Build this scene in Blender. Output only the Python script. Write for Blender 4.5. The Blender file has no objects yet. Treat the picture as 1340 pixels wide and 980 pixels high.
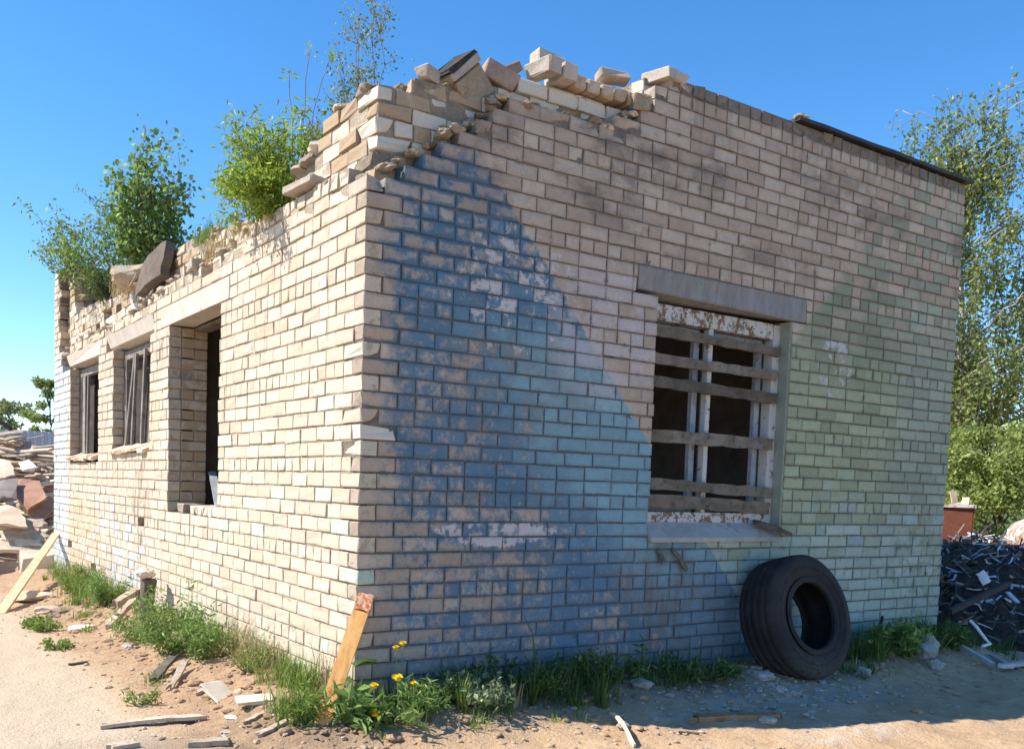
import bpy, math, random
import numpy as np
from mathutils import Vector, Matrix, noise as mnoise
random.seed(7); rng = np.random.default_rng(7)
D = bpy.data
scene = bpy.context.scene
COL = scene.collection
R = math.radians
U = random.uniform

# ------------------------------------------------------------------ node helper
class NT:
    def __init__(s, name):
        s.m = D.materials.new(name); s.m.use_nodes = True
        s.t = s.m.node_tree; s.t.nodes.clear()
        s.out = s.n('ShaderNodeOutputMaterial')
        s._pos = None
    def n(s, ty, **kw):
        nd = s.t.nodes.new(ty)
        for k, v in kw.items(): setattr(nd, k, v)
        return nd
    def put(s, sock, v):
        if isinstance(v, bpy.types.NodeSocket): s.t.links.new(v, sock)
        elif v is not None:
            if isinstance(v, tuple) and len(v) == 3 and sock.type == 'RGBA': v = (*v, 1)
            sock.default_value = v
    def pos(s):
        if s._pos is None: s._pos = s.n('ShaderNodeNewGeometry').outputs['Position']
        return s._pos
    def obj(s): return s.n('ShaderNodeTexCoord').outputs['Object']
    def xyz(s, v):
        q = s.n('ShaderNodeSeparateXYZ'); s.put(q.inputs[0], v); return q.outputs
    def ma(s, op, a, b=0.0, c=None, clamp=False):
        q = s.n('ShaderNodeMath', operation=op, use_clamp=clamp)
        s.put(q.inputs[0], a); s.put(q.inputs[1], b)
        if c is not None: s.put(q.inputs[2], c)
        return q.outputs[0]
    def add(s, *a):
        r = a[0]
        for b in a[1:]: r = s.ma('ADD', r, b)
        return r
    def mul(s, *a):
        r = a[0]
        for b in a[1:]: r = s.ma('MULTIPLY', r, b)
        return r
    def lin(s, a, k, c): return s.ma('MULTIPLY_ADD', a, k, c)
    def step(s, v, a, b, o0=0.0, o1=1.0):
        q = s.n('ShaderNodeMapRange', interpolation_type='SMOOTHSTEP')
        s.put(q.inputs[0], v); q.inputs[1].default_value = a; q.inputs[2].default_value = b
        q.inputs[3].default_value = o0; q.inputs[4].default_value = o1
        return q.outputs[0]
    def noise(s, scale, detail=3, rough=.55, vec=None, dist=0, w=None, stretch=None):
        q = s.n('ShaderNodeTexNoise'); q.inputs['Scale'].default_value = scale
        q.inputs['Detail'].default_value = detail; q.inputs['Roughness'].default_value = rough
        q.inputs['Distortion'].default_value = dist
        v = vec if vec is not None else s.pos()
        if stretch or w:
            mp = s.n('ShaderNodeMapping'); s.put(mp.inputs[0], v)
            if stretch: mp.inputs['Scale'].default_value = stretch
            if w: mp.inputs['Location'].default_value = (w, w*.7, w*1.3)
            v = mp.outputs[0]
        s.put(q.inputs['Vector'], v); return q.outputs[0]
    def attr(s, name): return s.n('ShaderNodeAttribute', attribute_name=name).outputs['Fac']
    def mix(s, f, a, b):
        q = s.n('ShaderNodeMix', data_type='RGBA'); s.put(q.inputs[0], f)
        s.put(q.inputs[6], a); s.put(q.inputs[7], b); return q.outputs[2]
    def scale(s, col, f):   # colour times scalar
        q = s.n('ShaderNodeVectorMath', operation='SCALE'); s.put(q.inputs[0], col); s.put(q.inputs['Scale'], f)
        return q.outputs[0]
    def spot(s, a, b, ca, cb, ra, rb, soft=.5):     # soft ellipse mask centred (ca,cb)
        da = s.ma('POWER', s.ma('ABSOLUTE', s.lin(a, 1/ra, -ca/ra)), 2.0)
        db = s.ma('POWER', s.ma('ABSOLUTE', s.lin(b, 1/rb, -cb/rb)), 2.0)
        return s.step(s.add(da, db), 1+soft, 1-soft)
    def bump(s, h, strength=.5, dist=.01, nrm=None):
        q = s.n('ShaderNodeBump'); q.inputs['Strength'].default_value = strength
        q.inputs['Distance'].default_value = dist; s.put(q.inputs['Height'], h)
        if nrm is not None: s.put(q.inputs['Normal'], nrm)
        return q.outputs[0]
    def done(s, col, rough=.85, bump=None, metal=0.0, spec=.3, trans=0.0):
        p = s.n('ShaderNodeBsdfPrincipled')
        s.put(p.inputs['Base Color'], col); s.put(p.inputs['Roughness'], rough); s.put(p.inputs['Metallic'], metal)
        p.inputs['Specular IOR Level'].default_value = spec
        if bump is not None: s.put(p.inputs['Normal'], bump)
        o = p.outputs[0]
        if trans:
            t = s.n('ShaderNodeBsdfTranslucent'); s.put(t.inputs[0], col)
            mx = s.n('ShaderNodeMixShader'); mx.inputs[0].default_value = trans
            s.put(mx.inputs[1], o); s.put(mx.inputs[2], t.outputs[0]); o = mx.outputs[0]
        s.put(s.out.inputs[0], o)
        return s.m

# ------------------------------------------------------------------ mesh builder
def _tmpl():
    V = []; idx = {}
    for sx in (-1, 1):
        for sy in (-1, 1):
            for sz in (-1, 1):
                for a in range(3):
                    idx[(sx, sy, sz, a)] = len(V); V.append((sx, sy, sz, a))
    F = []
    for a in range(3):
        b, c = [q for q in range(3) if q != a]
        for sg in (-1, 1):
            f = []
            for (tb, tc) in ((-1, -1), (1, -1), (1, 1), (-1, 1)):
                s = [0, 0, 0]; s[a] = sg; s[b] = tb; s[c] = tc; f.append(idx[(*s, a)])
            F.append(f)
    for a in range(3):          # edges parallel to axis a, between faces b and c
        b, c = [q for q in range(3) if q != a]
        for tb in (-1, 1):
            for tc in (-1, 1):
                s0 = [0, 0, 0]; s1 = [0, 0, 0]
                s0[a] = -1; s1[a] = 1
                for s in (s0, s1): s[b] = tb; s[c] = tc
                F.append([idx[(*s0, b)], idx[(*s1, b)], idx[(*s1, c)], idx[(*s0, c)]])
    for sx in (-1, 1):
        for sy in (-1, 1):
            for sz in (-1, 1): F.append([idx[(sx, sy, sz, a)] for a in range(3)])
    S = np.array([v[:3] for v in V], float); A = np.array([v[3] for v in V])
    P = S*1.0
    for i in range(len(V)):
        for q in range(3):
            if q != A[i]: P[i, q] *= .8
    G = []
    for f in F:
        p = P[f]; nrm = np.cross(p[1]-p[0], p[2]-p[0]); c = p.mean(0)
        G.append(f if nrm @ c > 0 else f[::-1])
    return S, A, G
TS, TA, TF = _tmpl()
TINS = np.ones((24, 3)); TINS[np.arange(24), TA] = 0

class MB:
    def __init__(s): s.v = []; s.f = []; s.m = []; s.t = []; s.w = []; s.e = []; s.k = 0
    def addv(s, V, tone=.5, wear=0.0, edge=0.0):
        V = np.asarray(V, float).reshape(-1, 3); o = s.k
        s.v.append(V); s.k += len(V)
        s.t.append(np.full(len(V), tone) if np.isscalar(tone) else np.asarray(tone))
        s.w.append(np.full(len(V), wear)); s.e.append(np.full(len(V), edge) if np.isscalar(edge) else np.asarray(edge))
        return o
    def addf(s, F, o, mat=0):
        for f in F: s.f.append([i+o for i in f]); s.m.append(mat)
    def rbox(s, c, size, rot=None, bev=.004, jit=.0015, mat=0, tone=None, wear=None, chip=0, front=None, cs=1.0):
        h = np.array(size)/2; bev = min(bev, h.min()*.8)
        V = TS*h - TS*TINS*bev
        V += rng.normal(0, jit, V.shape)
        if chip:
            for _ in range(chip):
                i = rng.integers(0, 24); cn = TS[i]*h
                dd = np.linalg.norm(V-cn, axis=1); w = np.clip(1-dd/(h.min()*1.3), 0, 1)[:, None]
                V -= w*TS[i]*h.min()*cs*rng.uniform(.15, .5)
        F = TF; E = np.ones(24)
        if front is not None:
            F = []
            for f in TF:
                fa = [i for i in f if TA[i] == front[0] and TS[i][front[0]] == front[1]]
                if len(fa) < 4: F.append(f); continue
                a = front[0]; I = V[f].copy(); cc = I.mean(0)
                for q in range(3):
                    if q != a:
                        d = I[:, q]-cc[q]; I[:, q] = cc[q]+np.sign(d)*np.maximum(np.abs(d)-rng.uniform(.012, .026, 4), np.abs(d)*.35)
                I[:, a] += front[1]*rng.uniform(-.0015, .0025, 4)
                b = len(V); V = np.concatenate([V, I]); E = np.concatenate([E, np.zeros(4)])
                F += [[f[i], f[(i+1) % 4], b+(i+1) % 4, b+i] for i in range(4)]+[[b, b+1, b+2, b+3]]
        if rot is not None: V = V @ np.array(rot).T
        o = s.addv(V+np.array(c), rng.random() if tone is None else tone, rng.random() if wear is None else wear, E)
        s.addf(F, o, mat); return o
    def box(s, a, b, mat=0, tone=.5):
        a = np.array(a, float); b = np.array(b, float)
        V = [[(a, b)[i][0], (a, b)[j][1], (a, b)[k][2]] for i in (0, 1) for j in (0, 1) for k in (0, 1)]
        o = s.addv(V, tone)
        s.addf([[0, 1, 3, 2], [4, 6, 7, 5], [0, 4, 5, 1], [2, 3, 7, 6], [0, 2, 6, 4], [1, 5, 7, 3]], o, mat)
    def tube(s, pts, rad, n=6, mat=0, cap=True, tone=.5):
        pts = [Vector(p) for p in pts]; K = len(pts)
        if np.isscalar(rad): rad = [rad]*K
        V = []
        ref = Vector((0, 0, 1)) if abs((pts[-1]-pts[0]).normalized().z) < .9 else Vector((1, 0, 0))
        for i, p in enumerate(pts):
            d = (pts[min(i+1, K-1)]-pts[max(i-1, 0)])
            d = d.normalized() if d.length > 1e-9 else Vector((0, 0, 1))
            a = d.cross(ref)
            a = a.normalized() if a.length > 1e-6 else d.orthogonal().normalized()
            b = d.cross(a)
            for j in range(n):
                t = 2*math.pi*j/n; V.append(p+(a*math.cos(t)+b*math.sin(t))*rad[i])
        o = s.addv([list(v) for v in V], tone)
        F = [[i*n+j, i*n+(j+1) % n, (i+1)*n+(j+1) % n, (i+1)*n+j] for i in range(K-1) for j in range(n)]
        if cap: F += [list(range(n))[::-1], [(K-1)*n+j for j in range(n)]]
        s.addf([f[::-1] for f in F], o, mat)
    def board(s, p0, p1, w, t, up=(0, 0, 1), mat=0, seg=8, bow=.0, rag=.0, wob=.004, tone=None):
        """plank from p0 to p1; w = width across, t = thickness along up; ragged ends"""
        p0 = Vector(p0); p1 = Vector(p1); d = (p1-p0); L = d.length; d.normalize(); up = Vector(up)
        a = d.cross(up).normalized(); n = a.cross(d).normalized()
        bl, tl = [], []
        q = 4
        V = []
        ends = [[U(0, rag) for _ in range(q+1)], [U(0, rag) for _ in range(q+1)]]
        wl = [U(-wob, wob) for _ in range(seg+1)]; wr = [U(-wob, wob) for _ in range(seg+1)]
        for i in range(seg+1):
            f = i/seg; zc = bow*math.sin(math.pi*f)
            for side in (1, -1):
                for j in range(q+1):
                    g = j/q-.5
                    ff = f*L
                    if i == 0: ff += ends[0][j]
                    if i == seg: ff -= ends[1][j]
                    ww = w*g + (wl[i] if j == 0 else wr[i] if j == q else 0)
                    V.append(p0+d*ff+a*ww+n*(side*t/2+zc+U(-1, 1)*t*.04))
        F = []; rw = 2*(q+1)
        for i in range(seg):
            for j in range(q):
                A = i*rw+j; B = (i+1)*rw+j
                F.append([A, B, B+1, A+1]); F.append([A+q+1, A+q+2, B+q+2, B+q+1])
            A = i*rw; B = (i+1)*rw
            F.append([A, A+q+1, B+q+1, B]); F.append([A+q, B+q, B+2*q+1, A+2*q+1])
        for j in range(q):
            F.append([j, j+1, j+q+2, j+q+1]); A = seg*rw+j; F.append([A, A+q+1, A+q+2, A+1])
        o = s.addv([list(v) for v in V], U(0, 1) if tone is None else tone)
        s.addf([f[::-1] for f in F], o, mat)
    def rock(s, c, r, squash=(1, 1, 1), mat=0, tone=None, n=2, rough=.3):
        V, F = ICO[n]
        ph = rng.uniform(0, 50, 3)
        P = []
        for v in V:
            k = 1+rough*mnoise.noise(Vector(v*1.3+ph))+rough*.5*mnoise.noise(Vector(v*3+ph))
            P.append(v*k)
        P = np.array(P)*r*np.array(squash)
        a = rng.uniform(0, 6.28); ca, sa = math.cos(a), math.sin(a)
        P = P @ np.array([[ca, -sa, 0], [sa, ca, 0], [0, 0, 1]]).T
        o = s.addv(P+np.array(c), U(0, 1) if tone is None else tone); s.addf(F, o, mat)
    def leaves(s, C, size, aspect=.55, droop=.0, mat=0, up=.0):
        C = np.asarray(C, float); n = len(C)
        if n == 0: return
        a = rng.normal(size=(n, 3)); a[:, 2] -= droop; a /= np.linalg.norm(a, axis=1)[:, None]
        nn = rng.normal(size=(n, 3)); nn[:, 2] += up
        b = np.cross(nn, a); b /= np.linalg.norm(b, axis=1)[:, None]+1e-9
        nn = np.cross(a, b)
        L = size*rng.uniform(.65, 1.3, (n, 1)); W = L*aspect
        V = np.stack([C, C+a*L*.45+b*W*.5+nn*L*.08, C+a*L, C+a*L*.45-b*W*.5+nn*L*.08], 1).reshape(-1, 3)
        o = s.addv(V, np.repeat(rng.random(n), 4))
        for i in range(n): s.f.append([o+4*i, o+4*i+1, o+4*i+2, o+4*i+3]); s.m.append(mat)
    def blades(s, C, h, w, lean=.4, mat=0, tone=None):
        C = np.asarray(C, float); n = len(C)
        if n == 0: return
        ang = rng.uniform(0, 6.283, n); hh = h*rng.uniform(.5, 1.2, n) if np.isscalar(h) else h*rng.uniform(.7, 1.2, n)
        le = lean*rng.uniform(.2, 1.3, n)
        d = np.stack([np.cos(ang), np.sin(ang), np.zeros(n)], 1); a2 = ang+1.57+rng.normal(0, .4, n)
        e = np.stack([np.cos(a2), np.sin(a2), np.zeros(n)], 1)*(w*rng.uniform(.6, 1.3, n))[:, None]
        z = np.array([0, 0, 1.])
        m = C+d*(hh*le*.35)[:, None]+z*(hh*.6)[:, None]
        tip = C+d*(hh*le)[:, None]+z*(hh*(1-.25*le))[:, None]
        V = np.stack([C-e*.5, C+e*.5, m+e*.4, m-e*.4, tip], 1).reshape(-1, 3)
        tn = rng.random(n) if tone is None else np.clip(tone+rng.normal(0, .12, n), 0, 1)
        o = s.addv(V, np.repeat(tn, 5))
        for i in range(n):
            k = o+5*i; s.f.append([k, k+1, k+2, k+3]); s.f.append([k+3, k+2, k+4]); s.m += [mat, mat]
    def build(s, name, mats, parent=None, smooth=False):
        me = D.meshes.new(name)
        V = np.concatenate(s.v) if s.v else np.zeros((0, 3))
        me.from_pydata(V.tolist(), [], s.f)
        for m in (mats if isinstance(mats, (list, tuple)) else [mats]): me.materials.append(m)
        me.polygons.foreach_set('material_index', s.m)
        if smooth: me.polygons.foreach_set('use_smooth', [True]*len(s.f))
        at = me.attributes.new('tone', 'FLOAT', 'POINT'); at.data.foreach_set('value', np.concatenate(s.t))
        at = me.attributes.new('wear', 'FLOAT', 'POINT'); at.data.foreach_set('value', np.concatenate(s.w))
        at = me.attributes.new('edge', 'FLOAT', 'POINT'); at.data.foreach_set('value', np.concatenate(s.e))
        me.update()
        o = D.objects.new(name, me); COL.objects.link(o)
        if parent:
            o.parent = parent
            if parent.type == 'EMPTY' or parent.parent is None:
                o.matrix_parent_inverse = Matrix.Identity(4)
        return o

def _ico(n):
    t = (1+5**.5)/2
    V = [(-1, t, 0), (1, t, 0), (-1, -t, 0), (1, -t, 0), (0, -1, t), (0, 1, t), (0, -1, -t), (0, 1, -t), (t, 0, -1), (t, 0, 1), (-t, 0, -1), (-t, 0, 1)]
    F = [(0, 11, 5), (0, 5, 1), (0, 1, 7), (0, 7, 10), (0, 10, 11), (1, 5, 9), (5, 11, 4), (11, 10, 2), (10, 7, 6), (7, 1, 8), (3, 9, 4), (3, 4, 2), (3, 2, 6), (3, 6, 8), (3, 8, 9), (4, 9, 5), (2, 4, 11), (6, 2, 10), (8, 6, 7), (9, 8, 1)]
    V = [np.array(v)/np.linalg.norm(v) for v in V]
    for _ in range(n):
        mid = {}; G = []
        def md(i, j):
            k = (min(i, j), max(i, j))
            if k not in mid:
                v = V[i]+V[j]; V.append(v/np.linalg.norm(v)); mid[k] = len(V)-1
            return mid[k]
        for a, b, c in F:
            x, y, z = md(a, b), md(b, c), md(c, a); G += [(a, x, z), (b, y, x), (c, z, y), (x, y, z)]
        F = G
    return np.array(V), [list(f) for f in F]
ICO = {k: _ico(k) for k in (1, 2, 3)}

def tag(o, label=None, cat=None, group=None, kind=None):
    if label: o['label'] = label
    if cat: o['category'] = cat
    if group: o['group'] = group
    if kind: o['kind'] = kind
    return o
def empty(name, label, cat, loc=(0, 0, 0), group=None):
    o = D.objects.new(name, None); COL.objects.link(o); o.location = loc; o.empty_display_size = .2
    return tag(o, label, cat, group)

def interp(x, P): return float(np.interp(x, [p[0] for p in P], [p[1] for p in P]))
def sm(x, a, b):
    t = min(1, max(0, (x-a)/(b-a))); return t*t*(3-2*t)

# ------------------------------------------------------------------ camera
cam = D.cameras.new('camera'); co = D.objects.new('camera', cam); COL.objects.link(co)
MR = np.array([[0.8415330872020146, -0.5392866429699512, 0.03149571174694889], [-0.009964526587250819, -0.07378962646476808, -0.9972240466595668], [0.5401136652169972, 0.8388831907604242, -0.06747014825440313]])
CP = np.array([-2.66293257, -5.17132672, 1.36135461]); FX, CX, CY = 1227.377, 586.256, 719.073
m = Matrix.Identity(4)
for i in range(3):
    m[i][0] = MR[0][i]; m[i][1] = -MR[1][i]; m[i][2] = -MR[2][i]; m[i][3] = CP[i]
co.matrix_world = m
cam.sensor_width = 36; cam.sensor_fit = 'HORIZONTAL'; cam.lens = FX/1340*36
cam.shift_x = (670-CX)/1340; cam.shift_y = (CY-490)/1340
cam.clip_start = .05; cam.clip_end = 3000
scene.camera = co
def ray(x, y): return MR.T @ np.array([(x-CX)/FX, (y-CY)/FX, 1])
def onp(x, y, ax, val):          # photo measurement -> world point on an axis plane
    d = ray(x, y); t = (val-CP[ax])/d[ax]; return CP+t*d
def atd(x, y, dist):             # photo measurement -> world point at a depth
    return CP+ray(x, y)*dist

# ------------------------------------------------------------------ light
SUN_EL, PHI = R(46), R(28.5)
sdir = Vector((-math.cos(SUN_EL)*math.cos(PHI), math.cos(SUN_EL)*math.sin(PHI), math.sin(SUN_EL)))
w = D.worlds.new('World'); scene.world = w; w.use_nodes = True
nt = w.node_tree; bg = nt.nodes['Background']
sky = nt.nodes.new('ShaderNodeTexSky'); sky.sky_type = 'NISHITA'; sky.sun_disc = False
sky.sun_elevation = SUN_EL; sky.sun_rotation = math.atan2(sdir.x, sdir.y)
sky.air_density = .9; sky.dust_density = .1; sky.ozone_density = 3.0; sky.altitude = 100
hs = nt.nodes.new('ShaderNodeHueSaturation'); hs.inputs['Saturation'].default_value = 1.28
nt.links.new(sky.outputs[0], hs.inputs['Color']); nt.links.new(hs.outputs[0], bg.inputs[0]); bg.inputs[1].default_value = .15
sl = D.lights.new('sun', 'SUN'); sl.energy = 5.0; sl.angle = R(.53); sl.color = (1, .93, .82)
so = D.objects.new('sun', sl); COL.objects.link(so)
so.rotation_euler = sdir.to_track_quat('Z', 'Y').to_euler(); so.location = (-8, 6, 12)
scene.view_settings.view_transform = 'Standard'; scene.view_settings.look = 'None'
scene.view_settings.exposure = .74; scene.view_settings.gamma = 1

# ------------------------------------------------------------------ materials
def brick_bump(N, extra=None):
    h = N.add(N.mul(N.noise(14, 4, .6), .6), N.mul(N.noise(90, 3, .6), .35))
    return N.bump(h, .45, .012)

def mat_brick_front():
    N = NT('brick_painted_front'); x, y, z = N.xyz(N.pos()); tone = N.attr('tone'); wear = N.attr('wear'); edge = N.attr('edge')
    n1 = N.noise(1.1, 4, .6); n3 = N.noise(3.2, 4, .6); n9 = N.noise(9, 4, .65); n25 = N.noise(26, 4, .65, w=3.); n60 = N.noise(70, 3, .6)
    beige = N.mix(N.step(tone, .15, .95), (.42, .33, .255), (.53, .44, .35))  # same brick as the side wall, base darkened for the shaded face
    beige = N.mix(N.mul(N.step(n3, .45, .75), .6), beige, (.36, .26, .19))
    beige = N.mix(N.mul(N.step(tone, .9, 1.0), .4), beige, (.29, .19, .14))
    # ---- blue triangle
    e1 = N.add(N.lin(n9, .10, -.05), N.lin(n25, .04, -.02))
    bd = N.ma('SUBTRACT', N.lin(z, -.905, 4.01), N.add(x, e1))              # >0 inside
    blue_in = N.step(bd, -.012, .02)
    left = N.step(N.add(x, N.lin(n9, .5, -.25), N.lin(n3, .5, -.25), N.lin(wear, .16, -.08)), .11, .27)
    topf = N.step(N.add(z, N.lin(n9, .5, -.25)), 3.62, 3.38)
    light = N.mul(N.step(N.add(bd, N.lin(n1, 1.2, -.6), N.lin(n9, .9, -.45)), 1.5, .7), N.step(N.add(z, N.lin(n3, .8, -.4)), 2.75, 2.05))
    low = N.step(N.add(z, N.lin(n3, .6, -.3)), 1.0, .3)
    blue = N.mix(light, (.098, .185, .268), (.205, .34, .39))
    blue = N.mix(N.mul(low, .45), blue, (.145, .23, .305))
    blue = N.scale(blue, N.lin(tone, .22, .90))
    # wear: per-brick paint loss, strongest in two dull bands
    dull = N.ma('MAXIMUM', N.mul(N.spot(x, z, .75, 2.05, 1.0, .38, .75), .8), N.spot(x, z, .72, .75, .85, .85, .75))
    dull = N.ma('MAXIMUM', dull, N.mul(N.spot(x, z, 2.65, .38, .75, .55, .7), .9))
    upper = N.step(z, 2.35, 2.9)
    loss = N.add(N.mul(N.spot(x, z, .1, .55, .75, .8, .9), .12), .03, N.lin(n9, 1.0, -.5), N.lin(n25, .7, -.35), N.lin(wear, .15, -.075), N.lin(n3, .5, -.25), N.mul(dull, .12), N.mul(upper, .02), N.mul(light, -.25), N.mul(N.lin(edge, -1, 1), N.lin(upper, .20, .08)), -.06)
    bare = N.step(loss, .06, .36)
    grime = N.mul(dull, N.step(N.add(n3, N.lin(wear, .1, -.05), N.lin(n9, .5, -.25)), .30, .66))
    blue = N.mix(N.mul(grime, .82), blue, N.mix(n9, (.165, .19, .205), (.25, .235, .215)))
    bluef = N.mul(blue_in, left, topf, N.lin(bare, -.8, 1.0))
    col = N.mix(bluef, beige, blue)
    # ---- green field
    gd = N.ma('SUBTRACT', N.add(x, e1), N.lin(z, .95, 1.50))
    gin = N.mul(N.step(gd, -.05, .1), N.lin(blue_in, -1, 1))
    gf = N.mul(gin, N.add(N.step(z, 3.5, 2.35), N.mul(N.step(N.add(n3, N.lin(wear, .5, -.25)), .38, .6), .75)))
    gf = N.ma('MINIMUM', gf, .93)
    green = N.mix(N.step(N.add(z, N.lin(n3, .7, -.35)), 2.9, 2.0), (.25, .285, .20), (.345, .385, .24))
    green = N.mix(N.step(x, 5.1, 6.0), green, (.31, .355, .27))
    green = N.mix(N.step(N.add(z, N.lin(n3, .9, -.45), N.lin(wear, .5, -.25)), 1.5, .7), green, (.40, .49, .42))
    green = N.mix(N.mul(N.step(tone, .93, .99), N.step(z, 1.9, .4)), green, (.22, .33, .39))
    green = N.scale(green, N.lin(tone, .30, .84))
    green = N.mix(N.step(N.add(n25, N.lin(n9, .5, -.25)), .62, .72), green, N.scale(beige, .8))
    col = N.mix(gf, col, green)
    # ---- pale plaster scars
    wh = N.ma('MAXIMUM', N.spot(x, z, 1.12, 2.72, .55, .5, .8), N.spot(x, z, 4.62, 2.5, .24, .36, .6))
    wh = N.ma('MAXIMUM', wh, N.mul(N.spot(x, z, 1.05, 1.05, .55, .10, .6), 1.2))
    wh = N.ma('MAXIMUM', wh, N.mul(N.spot(x, z, 1.35, .62, .5, .3, .8), .55))
    wm = N.step(N.add(N.mul(wh, .40), N.lin(n9, 1.0, -.5), N.lin(wear, .22, -.11), N.lin(n25, .5, -.25)), .38, .50)
    col = N.mix(N.mul(wm, .9), col, (.54, .51, .52))
    lil = N.mul(N.spot(x, z, 2.0, 2.52, .55, .48, .8), N.step(N.add(n9, N.lin(wear, .4, -.2)), .3, .5))
    col = N.mix(N.mul(lil, .7), col, (.50, .455, .46))
    # tiny flecks
    fl = N.mul(N.step(N.noise(38, 2, .5, w=9.), .70, .74), N.step(n1, .45, .6))
    col = N.mix(N.mul(fl, .8), col, (.42, .40, .38))
    # ---- stains: soot band, rain streaks, splash zone
    st = N.mul(N.step(N.noise(1.6, 5, .65, w=4., stretch=(1, 1, 1.6)), .47, .68), N.step(z, 2.9, 3.5), N.step(z, 4.3, 3.9))
    col = N.mix(N.mul(st, .75), col, (.15, .12, .105))
    rs = N.mul(N.step(N.noise(5, 3, .6, w=2., stretch=(1.6, 1, .12)), .52, .72), N.step(z, 3.6, 4.4))
    col = N.mix(N.mul(rs, .5), col, (.17, .15, .13))
    cop = N.mul(N.step(z, 4.315, 4.335), N.step(x, 2.6, 2.75))
    col = N.mix(N.mul(cop, N.lin(n9, .5, .45)), col, (.12, .10, .085))
    und = N.mul(N.spot(x, z, 2.62, .55, .38, .55, .6), N.step(N.noise(6, 4, .6, stretch=(1.5, 1, .3)), .40, .62))
    col = N.mix(N.mul(und, .6), col, (.16, .145, .125))
    sp = N.step(N.add(z, N.lin(n9, .35, -.17)), .32, .05)
    col = N.mix(N.mul(sp, .55), col, (.20, .19, .18))
    moss = N.mul(N.spot(x, z, 6.1, .75, .5, .5, .7), N.step(n9, .42, .66))
    col = N.mix(N.mul(moss, .55), col, (.17, .19, .09))
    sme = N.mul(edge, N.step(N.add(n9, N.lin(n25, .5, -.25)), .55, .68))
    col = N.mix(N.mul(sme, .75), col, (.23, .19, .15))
    spl = N.step(N.add(N.noise(5.5, 4, .6, w=11.), N.lin(n25, .35, -.17), N.lin(wear, .12, -.06)), .735, .765)
    col = N.mix(N.mul(spl, .8), col, (.40, .34, .28))
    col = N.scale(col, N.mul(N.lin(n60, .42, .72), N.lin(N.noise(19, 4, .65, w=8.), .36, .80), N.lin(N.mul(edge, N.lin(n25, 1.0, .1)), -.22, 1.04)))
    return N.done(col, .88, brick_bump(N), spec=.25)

def mat_brick_side():
    N = NT('brick_painted_side'); x, y, z = N.xyz(N.pos()); tone = N.attr('tone'); wear = N.attr('wear')
    n1 = N.noise(.9, 4, .6); n3 = N.noise(3.2, 4, .6); n9 = N.noise(9, 4, .65); n25 = N.noise(26, 4, .65); n60 = N.noise(70, 3, .6)
    c = N.mix(N.step(tone, .05, .95), (.51, .405, .305), (.605, .50, .39))  # base lightened over the front wall's brick to brighten the sunlit face
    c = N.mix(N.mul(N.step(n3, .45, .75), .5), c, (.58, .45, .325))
    far = N.step(y, 4.0, 9.0)
    c = N.mix(N.mul(far, .35), c, (.50, .375, .275))
    # faded green wash
    g = N.mul(N.spot(y, z, 1.9, 1.0, 2.6, 1.5, .6), N.step(N.add(n3, N.lin(wear, .5, -.25)), .34, .66))
    c = N.mix(N.mul(g, .42), c, (.47, .50, .36))
    mint = N.mul(N.step(wear, .955, .975), N.step(y, 4.2, 3.6))
    c = N.mix(N.mul(mint, .6), c, (.42, .56, .46))
    # faded pale-blue corner and patches
    b = N.mul(N.step(N.add(y, N.lin(n9, .4, -.2)), 8.85, 9.15), N.step(N.add(z, N.lin(n3, .6, -.3)), 3.25, 2.8))
    b2 = N.mul(N.spot(y, z, 6.6, .35, 1.9, .7, .6), N.step(N.add(n3, N.lin(wear, .4, -.2)), .46, .58))
    b = N.ma('MAXIMUM', N.mul(b, N.step(n9, .25, .45)), N.mul(b2, .8))
    c = N.mix(N.mul(b, .85), c, (.46, .53, .57))
    # ochre plaster scars, cracks
    oc = N.mul(N.ma('MAXIMUM', N.spot(y, z, 7.9, .55, 1.1, .45, .7), N.spot(y, z, 4.75, 1.95, .3, .35, .6)), N.step(n9, .44, .56))
    c = N.mix(N.mul(oc, .8), c, (.56, .38, .20))
    st = N.mul(N.step(N.noise(6, 3, .6, w=2., stretch=(1, 2.0, .12)), .55, .72), N.spot(y, z, 2.6, 2.7, 2.4, .8, .8))
    st = N.ma('MAXIMUM', st, N.mul(N.spot(y, z, 5.1, 1.0, .35, .75, .6), N.step(N.noise(8, 4, .7, stretch=(1, 2, .3)), .48, .6)))
    c = N.mix(N.mul(st, .8), c, (.20, .15, .10))
    pit = N.step(N.noise(46, 2, .5, w=7.), .70, .75)
    c = N.mix(N.mul(pit, .7), c, (.26, .19, .13))
    spl = N.step(N.add(N.noise(6, 4, .65, w=11.), N.lin(n25, .4, -.2)), .66, .70)
    c = N.mix(N.mul(spl, .65), c, (.42, .31, .215))
    sp = N.step(N.add(z, N.lin(n9, .4, -.2)), .25, -.05)
    c = N.mix(N.mul(sp, .45), c, (.33, .30, .25))
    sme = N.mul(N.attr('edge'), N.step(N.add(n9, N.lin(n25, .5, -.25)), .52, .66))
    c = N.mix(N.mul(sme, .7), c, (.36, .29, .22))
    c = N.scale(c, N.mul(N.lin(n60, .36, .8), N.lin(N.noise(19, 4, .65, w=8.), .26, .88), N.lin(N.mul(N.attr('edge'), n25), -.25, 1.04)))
    return N.done(c, .88, brick_bump(N), spec=.2)

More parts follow.
